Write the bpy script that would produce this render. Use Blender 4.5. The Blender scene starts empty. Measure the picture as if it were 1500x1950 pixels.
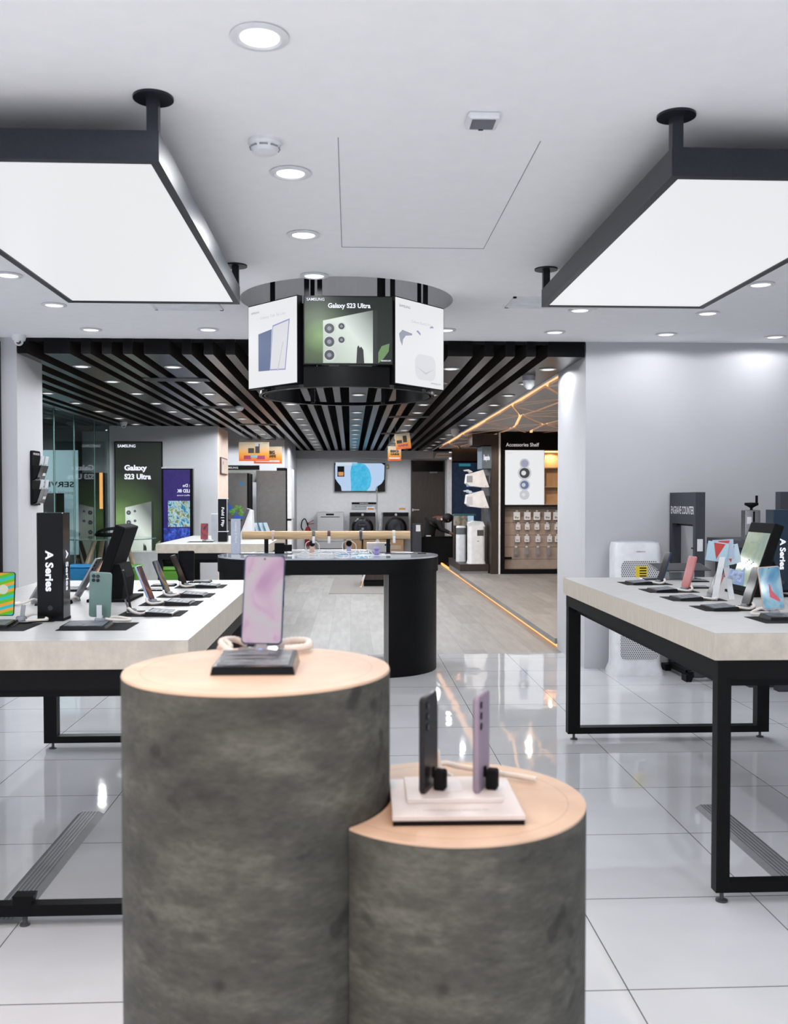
import bpy, math, random
from mathutils import Vector, Matrix
random.seed(7)
C = bpy.context.scene.collection
PI = math.pi
sc = bpy.context.scene
# ---------------------------------------------------------------- camera
cd = bpy.data.cameras.new('camera'); cam = bpy.data.objects.new('camera', cd); C.objects.link(cam); sc.camera = cam
cam.location = (0, 0, 1.343)
cam.rotation_euler = (PI/2 - math.atan(45/1800), 0, -math.atan(83/1800))
cd.sensor_fit = 'VERTICAL'; cd.sensor_height = 36; cd.lens = 36*1800/1950; cd.shift_y = 22/1950
cd.clip_start = .02; cd.clip_end = 200
cd.dof.use_dof = True; cd.dof.focus_distance = 6.0; cd.dof.aperture_fstop = 5.6
# ---------------------------------------------------------------- world, exposure
w = bpy.data.worlds.new('world'); sc.world = w; w.use_nodes = True
w.node_tree.nodes['Background'].inputs[0].default_value = (.86, .90, 1.0, 1)
w.node_tree.nodes['Background'].inputs[1].default_value = .8
sc.view_settings.view_transform = 'Standard'; sc.view_settings.look = 'None'
sc.view_settings.gamma = 1; sc.view_settings.use_curve_mapping = False
EXPO = .4; sc.view_settings.exposure = EXPO   # screens and lamp faces are given as they read after exposure
SPOT_FRONT = 14; SPOT_BACK = 20; WARM = 66
PANEL_E = .80
COOL = (.95, .97, 1.0)
def spot(loc, power, col=COOL, size=172, blend=.2, r=.032, rot=(0,0,0)):  # serves the fitted downlights and the added fill spots
    l = bpy.data.lights.new('downlight_or_fill', 'SPOT'); l.energy = power; l.color = col
    l.spot_size = math.radians(size); l.spot_blend = blend; l.shadow_soft_size = r
    o = bpy.data.objects.new('downlight_or_fill', l); o.location = loc; o.rotation_euler = rot; C.objects.link(o)
    return o
# ---------------------------------------------------------------- materials
MATS = {}
def mat(name, col, rough=.5, metal=0, spec=.5, emit=None, es=1, noise=.06, ns=12, bump=0, trans=0, alpha=1, stretch=(1,1,1), coat=0, ior=None, rn=0):
    if name in MATS: return MATS[name]
    m = bpy.data.materials.new(name); m.use_nodes = True; nt = m.node_tree; b = nt.nodes['Principled BSDF']
    b.inputs['Roughness'].default_value = rough; b.inputs['Metallic'].default_value = metal
    b.inputs['Specular IOR Level'].default_value = spec
    if ior: b.inputs['IOR'].default_value = ior
    b.inputs['Coat Weight'].default_value = coat; b.inputs['Coat Roughness'].default_value = .08
    b.inputs['Transmission Weight'].default_value = trans; b.inputs['Alpha'].default_value = alpha
    tc = nt.nodes.new('ShaderNodeTexCoord'); mp = nt.nodes.new('ShaderNodeMapping'); mp.inputs['Scale'].default_value = stretch
    nz = nt.nodes.new('ShaderNodeTexNoise'); nz.inputs['Scale'].default_value = ns; nz.inputs['Detail'].default_value = 4
    nt.links.new(tc.outputs['Object'], mp.inputs[0]); nt.links.new(mp.outputs[0], nz.inputs['Vector'])
    cr = nt.nodes.new('ShaderNodeMix'); cr.data_type = 'RGBA'
    cr.inputs[6].default_value = tuple(max(0, c*(1-noise)) for c in col) + (1,)
    cr.inputs[7].default_value = tuple(min(1, c*(1+noise)) for c in col) + (1,)
    mr = nt.nodes.new('ShaderNodeMapRange'); mr.inputs[1].default_value = .35; mr.inputs[2].default_value = .65
    nt.links.new(nz.outputs['Fac'], mr.inputs[0]); nt.links.new(mr.outputs[0], cr.inputs[0])
    nt.links.new(cr.outputs[2], b.inputs['Base Color'])
    if emit:
        b.inputs['Emission Color'].default_value = tuple(emit) + (1,); b.inputs['Emission Strength'].default_value = es
    if bump:
        bp = nt.nodes.new('ShaderNodeBump'); bp.inputs['Strength'].default_value = bump; bp.inputs['Distance'].default_value = .002
        nt.links.new(nz.outputs['Fac'], bp.inputs['Height']); nt.links.new(bp.outputs[0], b.inputs['Normal'])
    MATS[name] = m; return m
def nodes(m): return m.node_tree.nodes, m.node_tree.links, m.node_tree.nodes['Principled BSDF']
def math_node(nt, op, a, b=None, c=None):
    n = nt.nodes.new('ShaderNodeMath'); n.operation = op
    for i, v in enumerate((a, b, c)):
        if v is None: continue
        if isinstance(v, (int, float)): n.inputs[i].default_value = v
        else: nt.links.new(v, n.inputs[i])
    return n.outputs[0]

M_ceil = mat('ceiling_paint', (.90, .90, .91), .9, noise=.01)
M_wall = mat('wall_paint', (.50, .505, .525), .85, noise=.015, ns=3)
M_wallg = mat('grey_wall_paint', (.54, .555, .585), .85, noise=.02, ns=3)
M_black = mat('black_powder_coat', (.0035, .0035, .0042), .45, spec=.14, noise=.1, ns=60)
M_blackg = mat('black_gloss', (.004, .004, .005), .14, spec=.22)
M_blackm = mat('black_matte', (.006, .006, .007), .8, spec=.12)
M_frame = mat('graphite_metal', (.014, .017, .024), .38, metal=.2, spec=.4, noise=.1, ns=80)
M_white = mat('white_plastic', (.74, .75, .77), .35)
M_whitem = mat('white_matte', (.72, .73, .75), .7)
M_cream = mat('cream_rubber', (.72, .66, .60), .5)
M_grey = mat('grey_plastic', (.28, .29, .31), .4)
M_steel = mat('brushed_steel', (.42, .42, .43), .32, metal=.85, stretch=(1, 1, 30))
M_dsteel = mat('dark_steel', (.085, .085, .09), .38, metal=.4, noise=.08, ns=50)
M_chrome = mat('chrome', (.6, .6, .62), .15, metal=1)
M_warmpaint = mat('painted_warm_light', (.80, .60, .50), .7)  # warm light on the wall end, put into its colour
M_clear = mat('clear_acrylic', (.75, .78, .82), .08, trans=.85, ior=1.3, noise=0)
M_green = mat('green_vinyl', (.08, .26, .02), .5)
M_blue = mat('blue_vinyl', (.02, .22, .48), .5)
M_brown = mat('brown_leather', (.20, .075, .035), .5)
M_wood = mat('dowel_oak', (.58, .40, .22), .45, noise=.15, ns=9, stretch=(.6, 12, 12))
M_lwood = mat('pale_wood', (.45, .33, .23), .5, noise=.15, ns=14, stretch=(6, 6, .7))
M_dwood = mat('dark_wood', (.030, .019, .014), .45, noise=.35, ns=8, stretch=(12, 12, .5))
M_card = mat('cardboard', (.38, .24, .13), .8)
M_purple = mat('lilac_plastic', (.30, .27, .55), .4)
M_hair = mat('black_hair', (.004, .004, .004), .6)
M_skin = mat('brown_skin', (.13, .06, .04), .5)
M_cloth = mat('black_cloth', (.006, .006, .007), .9)
M_red = mat('red_enamel', (.35, .02, .02), .3)
M_tan = mat('slatwall_tan', (.40, .32, .27), .7)
M_info = mat('info_card_face', (.10, .11, .13), .5, spec=.25, noise=.5, ns=40)
M_rug = mat('grey_rug', (.27, .26, .25), .95, noise=.2, ns=200)
def em(name, col, s=1, base=(.02, .02, .02), rough=.3):
    return mat(name, base, rough, spec=.1, emit=col, es=s/2**EXPO, noise=0)
E_white = em('screen_white', (.80, .81, .83), 1)
E_panel = em('light_panel', (.787, .80, .815), PANEL_E/.8)
E_lamp = em('lamp_lens', (1, 1, 1), 1.6)
E_text = em('glowing_letters', (.85, .88, 1), 1.1)
E_orange = em('led_orange', (1.0, .42, .12), 1.7)
E_cove = em('cove_orange', (1.0, .50, .23), 1.35)
M_letter = mat('white_lettering', (.8, .8, .82), .5)
M_dletter = mat('grey_lettering', (.25, .26, .28), .5)

# pedestal concrete: horizontal streaks and stains
m = mat('cast_concrete', (.2, .2, .2), .75, bump=.25, ns=40); n, l, b = nodes(m); nt = m.node_tree
tc = n.new('ShaderNodeTexCoord'); mp = n.new('ShaderNodeMapping'); mp.inputs['Scale'].default_value = (1, 1, 2.4); l.new(tc.outputs['Object'], mp.inputs[0])
a = n.new('ShaderNodeTexNoise'); a.inputs['Scale'].default_value = 5.5; a.inputs['Detail'].default_value = 9; a.inputs['Roughness'].default_value = .62; l.new(mp.outputs[0], a.inputs['Vector'])
r = n.new('ShaderNodeValToRGB'); l.new(a.outputs['Fac'], r.inputs[0])
e = r.color_ramp.elements; e[0].position = .30; e[0].color = (.026, .027, .022, 1); e[1].position = .72; e[1].color = (.120, .120, .100, 1)
x = r.color_ramp.elements.new(.5); x.color = (.056, .056, .046, 1)
a3 = n.new('ShaderNodeTexNoise'); a3.inputs['Scale'].default_value = 55; a3.inputs['Detail'].default_value = 3; l.new(mp.outputs[0], a3.inputs['Vector'])
mr3 = n.new('ShaderNodeMapRange'); mr3.inputs[1].default_value = .3; mr3.inputs[2].default_value = .7; mr3.inputs[3].default_value = .80; mr3.inputs[4].default_value = 1.2; l.new(a3.outputs['Fac'], mr3.inputs[0])
a4 = n.new('ShaderNodeTexNoise'); a4.inputs['Scale'].default_value = 17; a4.inputs['Detail'].default_value = 1; l.new(tc.outputs['Object'], a4.inputs['Vector'])
mr4 = n.new('ShaderNodeMapRange'); mr4.inputs[1].default_value = .26; mr4.inputs[2].default_value = .34; mr4.inputs[3].default_value = .45; mr4.inputs[4].default_value = 1; l.new(a4.outputs['Fac'], mr4.inputs[0])
vs3 = n.new('ShaderNodeVectorMath'); vs3.operation = 'SCALE'; l.new(r.outputs[0], vs3.inputs[0]); l.new(math_node(nt, 'MULTIPLY', mr3.outputs[0], mr4.outputs[0]), vs3.inputs['Scale']); l.new(vs3.outputs[0], b.inputs['Base Color'])
M_conc = m
# pedestal top: tan, one faint ring near the rim
m = mat('tan_top', (.62, .42, .28), .55); n, l, b = nodes(m); nt = m.node_tree
tc = n.new('ShaderNodeTexCoord'); s = n.new('ShaderNodeSeparateXYZ'); l.new(tc.outputs['Object'], s.inputs[0])
rr_ = math_node(nt, 'SQRT', math_node(nt, 'ADD', math_node(nt, 'MULTIPLY', s.outputs[0], s.outputs[0]), math_node(nt, 'MULTIPLY', s.outputs[1], s.outputs[1])))
ring = math_node(nt, 'COMPARE', rr_, .197, .0016)
a = n.new('ShaderNodeTexNoise'); a.inputs['Scale'].default_value = 9; a.inputs['Detail'].default_value = 5; l.new(tc.outputs['Object'], a.inputs['Vector'])
r = n.new('ShaderNodeValToRGB'); l.new(a.outputs['Fac'], r.inputs[0]); e = r.color_ramp.elements
e[0].position = .3; e[0].color = (.52, .36, .25, 1); e[1].position = .75; e[1].color = (.66, .48, .35, 1)
mx = n.new('ShaderNodeMix'); mx.data_type = 'RGBA'; l.new(math_node(nt, 'MULTIPLY', ring, .28), mx.inputs[0]); l.new(r.outputs[0], mx.inputs[6]); mx.inputs[7].default_value = (.25, .15, .09, 1)
l.new(mx.outputs[2], b.inputs['Base Color']); M_top = m
# floor tiles
m = mat('polished_tile', (.5, .5, .5), .035, spec=.55); n, l, b = nodes(m); nt = m.node_tree
g = n.new('ShaderNodeNewGeometry'); s = n.new('ShaderNodeSeparateXYZ'); l.new(g.outputs['Position'], s.inputs[0])
def joint(v, off, per, wdt):
    q = math_node(nt, 'MODULO', math_node(nt, 'ADD', v, off), per)
    return math_node(nt, 'LESS_THAN', q, wdt)
jx = joint(s.outputs[0], 60 - .963 + .0015, .604, .0036)
far = math_node(nt, 'GREATER_THAN', s.outputs[1], 3.1)
j1 = math_node(nt, 'MULTIPLY', joint(s.outputs[1], 60 - 4.527 + .0025, .604, .0045), far)
j2 = math_node(nt, 'MULTIPLY', joint(s.outputs[1], 60.4 - 2.527 + .0025, .604, .0045), math_node(nt, 'SUBTRACT', 1, far))
jj = math_node(nt, 'MAXIMUM', jx, math_node(nt, 'MAXIMUM', j1, j2))
a = n.new('ShaderNodeTexNoise'); a.inputs['Scale'].default_value = 1.4; a.inputs['Detail'].default_value = 3; l.new(g.outputs['Position'], a.inputs['Vector'])
r = n.new('ShaderNodeValToRGB'); l.new(a.outputs['Fac'], r.inputs[0]); e = r.color_ramp.elements
e[0].position = .3; e[0].color = (.58, .59, .61, 1); e[1].position = .75; e[1].color = (.67, .68, .70, 1)
mx = n.new('ShaderNodeMix'); mx.data_type = 'RGBA'; l.new(jj, mx.inputs[0]); l.new(r.outputs[0], mx.inputs[6]); mx.inputs[7].default_value = (.10, .10, .10, 1)
l.new(mx.outputs[2], b.inputs['Base Color'])
a2 = n.new('ShaderNodeTexNoise'); a2.inputs['Scale'].default_value = 5.5; a2.inputs['Detail'].default_value = 1; l.new(g.outputs['Position'], a2.inputs['Vector'])
bp = n.new('ShaderNodeBump'); bp.inputs['Strength'].default_value = .10; bp.inputs['Distance'].default_value = .006; l.new(a2.outputs['Fac'], bp.inputs['Height']); l.new(bp.outputs[0], b.inputs['Normal'])
M_tile = m
# grey plank floor
def planks(name, c1, c2):
    m = mat(name, (.3, .3, .3), .5, spec=.3); n, l, b = nodes(m); nt = m.node_tree
    g = n.new('ShaderNodeNewGeometry'); mp = n.new('ShaderNodeMapping'); mp.inputs['Rotation'].default_value = (0, 0, PI/2); l.new(g.outputs['Position'], mp.inputs[0])
    br = n.new('ShaderNodeTexBrick'); br.inputs['Scale'].default_value = 1; br.inputs['Brick Width'].default_value = 1.2; br.inputs['Row Height'].default_value = .2
    br.inputs['Mortar Size'].default_value = .0015; br.inputs['Color1'].default_value = c1 + (1,); br.inputs['Color2'].default_value = c2 + (1,); br.inputs['Mortar'].default_value = (.17, .165, .16, 1)
    l.new(mp.outputs[0], br.inputs['Vector'])
    mp2 = n.new('ShaderNodeMapping'); mp2.inputs['Scale'].default_value = (14, 1.6, 1); l.new(g.outputs['Position'], mp2.inputs[0])
    a = n.new('ShaderNodeTexNoise'); a.inputs['Scale'].default_value = 1.2; a.inputs['Detail'].default_value = 6; l.new(mp2.outputs[0], a.inputs['Vector'])
    mr = n.new('ShaderNodeMapRange'); mr.inputs[3].default_value = .72; mr.inputs[4].default_value = 1.28; l.new(a.outputs['Fac'], mr.inputs[0])
    vm = n.new('ShaderNodeVectorMath'); vm.operation = 'SCALE'; l.new(br.outputs['Color'], vm.inputs[0]); l.new(mr.outputs[0], vm.inputs['Scale'])
    l.new(vm.outputs[0], b.inputs['Base Color']); return m
M_plank = planks('grey_planks', (.22, .215, .205), (.285, .28, .27))
# table laminate: fine straight grain
def laminate(name, c, st):
    m = mat(name, c, .42); n, l, b = nodes(m)
    tc = n.new('ShaderNodeTexCoord'); mp = n.new('ShaderNodeMapping'); mp.inputs['Scale'].default_value = st; l.new(tc.outputs['Object'], mp.inputs[0])
    a = n.new('ShaderNodeTexNoise'); a.inputs['Scale'].default_value = 9; a.inputs['Detail'].default_value = 6; a.inputs['Roughness'].default_value = .7; l.new(mp.outputs[0], a.inputs['Vector'])
    r = n.new('ShaderNodeValToRGB'); l.new(a.outputs['Fac'], r.inputs[0]); e = r.color_ramp.elements
    e[0].position = .32; e[0].color = tuple(v*.80 for v in c) + (1,); e[1].position = .68; e[1].color = tuple(v*1.10 for v in c) + (1,)
    l.new(r.outputs[0], b.inputs['Base Color']); return m
M_lamtop = laminate('laminate_top', (.46, .46, .45), (1, 14, 14))
M_lamside = laminate('laminate_side', (.60, .54, .455), (1.2, 14, 1.0))
M_slat = laminate('stained_slat', (.032, .027, .024), (12, .5, 1)); nodes(M_slat)[2].inputs['Roughness'].default_value = .28; nodes(M_slat)[2].inputs['Specular IOR Level'].default_value = .7

# ---------------------------------------------------------------- mesh building
class MB:
    def __init__(s): s.v = []; s.f = []; s.m = []; s.M = Matrix.Identity(4)
    def add(s, vs, fs, m=0):
        o = len(s.v); s.v += [tuple(s.M @ Vector(p)) for p in vs]; s.f += [tuple(i+o for i in f) for f in fs]; s.m += [m]*len(fs); return s
    def box(s, x0, y0, z0, x1, y1, z1, m=0, bev=0):
        if bev:
            b = min(bev, (x1-x0)/2.01, (y1-y0)/2.01, (z1-z0)/2.01); vs = []; 
            for (i, x) in ((0, x0), (1, x1)):
                for (j, y) in ((0, y0), (1, y1)):
                    for (k, z) in ((0, z0), (1, z1)):
                        sx, sy, sz = (1-2*i)*b, (1-2*j)*b, (1-2*k)*b
                        vs += [(x, y+sy, z+sz), (x+sx, y, z+sz), (x+sx, y+sy, z)]
            def c(i, j, k, a): return ((i*2+j)*2+k)*3+a
            fs = []
            for i in (0, 1): fs.append([c(i,0,0,0), c(i,1,0,0), c(i,1,1,0), c(i,0,1,0)])
            for j in (0, 1): fs.append([c(0,j,0,1), c(1,j,0,1), c(1,j,1,1), c(0,j,1,1)])
            for k in (0, 1): fs.append([c(0,0,k,2), c(1,0,k,2), c(1,1,k,2), c(0,1,k,2)])
            for j in (0,1):
                for k in (0,1): fs.append([c(0,j,k,1), c(1,j,k,1), c(1,j,k,2), c(0,j,k,2)])
            for i in (0,1):
                for k in (0,1): fs.append([c(i,0,k,0), c(i,1,k,0), c(i,1,k,2), c(i,0,k,2)])
            for i in (0,1):
                for j in (0,1): fs.append([c(i,j,0,0), c(i,j,1,0), c(i,j,1,1), c(i,j,0,1)])
            for i in (0,1):
                for j in (0,1):
                    for k in (0,1): fs.append([c(i,j,k,0), c(i,j,k,1), c(i,j,k,2)])
            return s.add(vs, fs, m)
        return s.add([(x0,y0,z0),(x1,y0,z0),(x1,y1,z0),(x0,y1,z0),(x0,y0,z1),(x1,y0,z1),(x1,y1,z1),(x0,y1,z1)],
                     [(0,3,2,1),(4,5,6,7),(0,1,5,4),(1,2,6,5),(2,3,7,6),(3,0,4,7)], m)
    def prism(s, poly, z0, z1, m=0, plane='xy'):
        def P(a, b, c): return {'xy': (a, b, c), 'xz': (a, c, b), 'yz': (c, a, b)}[plane]
        n = len(poly); vs = [P(a, b, z0) for a, b in poly] + [P(a, b, z1) for a, b in poly]
        return s.add(vs, [tuple(range(n))[::-1], tuple(range(n, 2*n))] + [(i, (i+1) % n, n+(i+1) % n, n+i) for i in range(n)], m)
    def lathe(s, prof, seg=32, c=(0,0,0), m=0, axis='z', cap=True):
        vs = []; fs = []; n = len(prof)
        for i in range(seg):
            a = 2*PI*i/seg
            for r, h in prof:
                p = (r*math.cos(a), r*math.sin(a), h)
                if axis == 'y': p = (p[0], p[2], p[1])
                if axis == 'x': p = (p[2], p[0], p[1])
                vs.append((c[0]+p[0], c[1]+p[1], c[2]+p[2]))
        for i in range(seg):
            j = (i+1) % seg
            for k in range(n-1): fs.append((i*n+k, j*n+k, j*n+k+1, i*n+k+1))
        if cap:
            fs.append(tuple(i*n for i in range(seg))[::-1]); fs.append(tuple(i*n+n-1 for i in range(seg)))
        return s.add(vs, fs, m)
    def cyl(s, c, r, h, axis='z', seg=32, m=0, r2=None): return s.lathe([(r, 0), (r if r2 is None else r2, h)], seg, c, m, axis)
    def tube(s, pts, r, seg=8, m=0, ripple=0):
        pts = [Vector(p) for p in pts]; vs = []; fs = []; n = len(pts); up = Vector((0, 0, 1)); prev = None
        for i, p in enumerate(pts):
            t = (pts[min(i+1, n-1)] - pts[max(i-1, 0)]).normalized()
            a = (prev - t*prev.dot(t)) if prev is not None else (up.cross(t) if abs(t.z) < .95 else Vector((1,0,0)).cross(t))
            a = a.normalized(); prev = a; b = t.cross(a)
            rad = r*(1 - ripple*(i % 2))
            for k in range(seg):
                q = 2*PI*k/seg; vs.append(tuple(p + a*math.cos(q)*rad + b*math.sin(q)*rad))
        for i in range(n-1):
            for k in range(seg): fs.append((i*seg+k, i*seg+(k+1) % seg, (i+1)*seg+(k+1) % seg, (i+1)*seg+k))
        fs.append(tuple(range(seg))[::-1]); fs.append(tuple(range((n-1)*seg, n*seg)))
        return s.add(vs, fs, m)
    def ball(s, c, r, m=0, seg=16, sc=(1,1,1)):
        vs = [(c[0], c[1], c[2]-r*sc[2])]; fs = []; rings = seg//2
        for i in range(1, rings):
            t = PI*i/rings
            for j in range(seg):
                a = 2*PI*j/seg; vs.append((c[0]+r*sc[0]*math.sin(t)*math.cos(a), c[1]+r*sc[1]*math.sin(t)*math.sin(a), c[2]-r*sc[2]*math.cos(t)))
        vs.append((c[0], c[1], c[2]+r*sc[2])); L = len(vs)-1
        for j in range(seg): fs.append((0, 1+(j+1) % seg, 1+j)); fs.append((L, L-seg+j, L-seg+(j+1) % seg))
        for i in range(rings-2):
            for j in range(seg): fs.append((1+i*seg+j, 1+i*seg+(j+1) % seg, 1+(i+1)*seg+(j+1) % seg, 1+(i+1)*seg+j))
        return s.add(vs, fs, m)
    def build(s, name, mats, parent=None, smooth=False, loc=None, rot=None):
        me = bpy.data.meshes.new(name); me.from_pydata(s.v, [], s.f)
        if not isinstance(mats, (list, tuple)): mats = [mats]
        for q in mats: me.materials.append(q)
        me.polygons.foreach_set('material_index', s.m)
        import bmesh
        bm = bmesh.new(); bm.from_mesh(me); bmesh.ops.recalc_face_normals(bm, faces=bm.faces)
        if smooth:
            for f in bm.faces: f.smooth = True
            for ed in bm.edges:
                if len(ed.link_faces) == 2 and ed.calc_face_angle(0) > .7: ed.smooth = False
        bm.to_mesh(me); bm.free()
        o = bpy.data.objects.new(name, me); C.objects.link(o)
        if parent: o.parent = parent
        if loc: o.location = loc
        if rot: o.rotation_euler = rot
        return o
def B(*a, **k): return MB().box(*a, **k)
def tag(o, label, cat, group=None, kind=None):
    o['label'] = label; o['category'] = cat
    if group: o['group'] = group
    if kind: o['kind'] = kind
    return o
def thing(name, label, cat, loc=(0,0,0), rz=0, group=None):
    o = bpy.data.objects.new(name, None); o.empty_display_size = .05; C.objects.link(o); o.location = loc; o.rotation_euler = (0, 0, rz)
    return tag(o, label, cat, group)
def struct(o): o['kind'] = 'structure'; return o
def dup(root, loc, rz=None, label=None, group=None):
    r = root.copy(); C.objects.link(r); r.location = loc
    if rz is not None: r.rotation_euler = (0, 0, rz)
    if label: r['label'] = label
    if group: r['group'] = group
    for ch in list(root.children):
        c = ch.copy(); C.objects.link(c); c.parent = r
        for g in list(ch.children):
            d = g.copy(); C.objects.link(d); d.parent = c
    return r
def rrect(w, h, r, n=5, cx=0, cy=0):
    p = []
    for (sx, sy, a0) in ((1, 1, 0), (-1, 1, 90), (-1, -1, 180), (1, -1, 270)):
        for i in range(n+1):
            a = math.radians(a0 + 90*i/n); p.append((cx+sx*(w/2-r)+r*math.cos(a), cy+sy*(h/2-r)+r*math.sin(a)))
    return p
def text(s, name, mats, parent, loc, width=None, height=None, rot=(PI/2, 0, 0), bold=.0, extrude=.001, mirror=False, down=False, align='LEFT'):
    cu = bpy.data.curves.new('lettering', 'FONT'); cu.body = s; cu.size = 1; cu.offset = bold; cu.extrude = 0; cu.resolution_u = 3
    t = bpy.data.objects.new('lettering_tmp', cu); C.objects.link(t)
    dg = bpy.context.evaluated_depsgraph_get(); dg.update(); me = bpy.data.meshes.new_from_object(t.evaluated_get(dg)); bpy.data.objects.remove(t)
    xs = [v.co.x for v in me.vertices]; ys = [v.co.y for v in me.vertices]
    x0, x1, y0, y1 = min(xs), max(xs), min(ys), max(ys)
    sx = width/(x1-x0) if width else None; sy = height/(y1-y0) if height else None
    if sx is None: sx = sy
    if sy is None: sy = sx
    for v in me.vertices:
        x = (v.co.x-x0)*sx; y = (v.co.y-y0)*sy
        if align == 'CENTER': x -= (x1-x0)*sx/2
        if mirror: x = -x
        if down: x, y = y, -x
        v.co = (x, y, 0)
    me.materials.clear(); me.materials.append(mats)
    o = bpy.data.objects.new(name, me); C.objects.link(o); o.location = loc; o.rotation_euler = rot
    if parent: o.parent = parent
    return o

# ================================================================ STRUCTURE
ZC = 2.59; ZS = 2.47; YF = 7.42; XR = 1.86; XL = -2.56
struct(B(-5, -4, -.1, 5, 8.2, 0).build('floor', M_tile))
struct(B(-9, 8.2, -.1, 4.2, 22.4, 0).build('floor', M_plank))
struct(B(-5, 8.19, 0, 1.84, 8.2, .002).build('trim_1', M_steel))
# ceiling with round hole
HC = (-.02, 5.98); HR = .665
mb = MB(); n = 64; sq = 1.0
for i in range(n):
    a0, a1 = 2*PI*i/n, 2*PI*(i+1)/n
    def outer(a):
        c, s = math.cos(a), math.sin(a); k = sq/max(abs(c), abs(s)); return (HC[0]+c*k, HC[1]+s*k)
    p = [(HC[0]+HR*math.cos(a0), HC[1]+HR*math.sin(a0)), outer(a0), outer(a1), (HC[0]+HR*math.cos(a1), HC[1]+HR*math.sin(a1))]
    mb.add([(q[0], q[1], ZC) for q in p], [(0, 1, 2, 3)])
    mb.add([(p[0][0], p[0][1], ZC), (p[3][0], p[3][1], ZC), (p[3][0], p[3][1], 2.95), (p[0][0], p[0][1], 2.95)], [(0, 1, 2, 3)])
mb.add([(HC[0]+HR*math.cos(2*PI*i/n), HC[1]+HR*math.sin(2*PI*i/n), 2.95) for i in range(n)], [tuple(range(n))])
yb, yt = HC[1]-sq, HC[1]+sq
for (x0, y0, x1, y1) in ((-5, -4, 5, yb), (-5, yb, HC[0]-sq, yt), (HC[0]+sq, yb, 5, yt), (-5, yt, 5, YF)):
    mb.add([(x0, y0, ZC), (x1, y0, ZC), (x1, y1, ZC), (x0, y1, ZC)], [(0, 1, 2, 3)])
struct(mb.build('ceiling', M_ceil))
# right wall block and side walls
struct(B(XR, YF, 0, 5, 8.42, ZC+.1).build('wall_right', M_wall))
struct(B(4.9, -4, 0, 5, YF, ZC).build('wall_side', M_wall))
struct(B(XL-.12, YF, 0, XL, 8.02, ZC+.1).build('wall_left', M_wall))
# left shop window in a black frame
mb = MB(); mb.box(-2.745, YF-.05, 0, -2.68, YF+.02, 2.56); mb.box(-5, YF-.05, 2.50, -2.745, YF+.02, 2.56); mb.box(-5, YF-.05, 0, -2.745, YF+.02, .08)
wn = struct(mb.build('window_1', M_black))
B(-5, YF-.015, .08, -2.745, YF-.005, 2.5).build('pane', mat('shop_glass', (.4, .45, .46), .02, trans=1, ior=1.1, noise=0), wn)
struct(B(-5, YF-.04, 2.56, XL-.12, YF+.02, ZC+.02).build('trim_2', M_wall))
# mid-left wall block, alcove and back walls
mw = struct(B(-3.7, 14.6, 0, -2.03, 15.7, ZS).build('wall_middle', M_wallg))
B(-2.03, 14.62, 0, -2.012, 15.7, ZS).build('warm_light_skin', M_warmpaint, mw)  # thin skin on the wall end carrying painted warm light
struct(B(-5, 17.9, 0, -1.24, 22.1, 2.7).build('wall_alcove', M_wallg))
struct(B(-1.3, 22, 0, 2.3, 22.2, 2.7).build('wall_back', mat('back_wall', (.80, .81, .83), .8, noise=.02)))
struct(B(-1.24, 21.7, 2.29, 1.9, 22, ZS).build('trim_3', M_wall))
struct(B(-1.24, 21.6, ZS, 4, 22.2, 3).build('trim_4', M_blackm))
struct(B(2.2, 21.4, 0, 2.3, 22, 2.26).build('trim_5', M_whitem))
struct(B(3.6, 8.42, 0, 3.75, 22, 2.9).build('wall_far_right', M_dwood))
struct(B(2.3, 21.3, 0, 3.7, 21.45, 2.6).build('wall_screen', mat('charcoal_laminate', (.022, .020, .020), .5, noise=.2)))
# void above the slats
struct(B(-9, YF+.02, 2.86, 4, 22.2, 2.95).build('ceiling', M_blackm))
struct(B(-9, 22.1, 0, -1.3, 22.3, 3).build('wall_mall', M_blackm))
# door
d = struct(B(1.406, 21.94, 0, 2.19, 21.999, 2.26).build('door_1', M_dwood))
B(1.43, 21.93, 2.0, 2.17, 21.94, 2.24).build('header_panel', M_blackg, d)
mb = MB(); mb.box(1.43, 21.90, 1.10, 1.60, 21.915, 1.125); mb.box(1.43, 21.91, 1.08, 1.46, 21.94, 1.14); mb.build('door_handle', M_chrome, d)
B(1.84, 21.93, 1.965, 2.02, 21.94, 2.0).build('door_plate', M_chrome, d)
# platform on the right with LED under its lip
p = struct(B(1.90, 8.42, 0, 3.6, 21.3, .045).build('floor_platform', M_blackm))
B(1.84, 8.42, .045, 3.6, 15.95, .095).build('platform_top', M_plank, p)
B(1.872, 8.42, .008, 1.90, 21.2, .042).build('led_strip', E_orange, p)
# slatted ceiling: fascia boards and long boards
wide = [-3.18, -2.255, -1.495, -.70, .085, .863, 1.70]
ends = {}
boards = []
def ylimit(x):
    return 14.6 if x < -2.03 else (17.9 if x < -1.24 else 21.7)
for i, cx in enumerate(wide):
    hw = .097 if i not in (6,) else .145
    boards.append((cx-hw, cx+hw))
    if i < 6:
        nx = wide[i+1] - (.097 if i+1 != 6 else .145); a = cx+hw; gap = nx-a; k = 3; nw = .072; g = (gap-k*nw)/(k+1)
        for q in range(k): x0 = a+g+q*(nw+g); boards.append((x0, x0+nw))
boards += [(-3.45, -3.38), (-3.62, -3.55)]
for (a, b_) in boards:
    ytop = ylimit(a)
    o = MB().box(a, YF, ZS, b_, ytop, ZC).box(a-.0005, YF-.004, ZS-.0005, b_+.0005, YF-.0005, ZC, 1).build('ceiling_slat', [M_slat, M_blackm])
    struct(o); o.name = 'trim_6'
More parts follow.
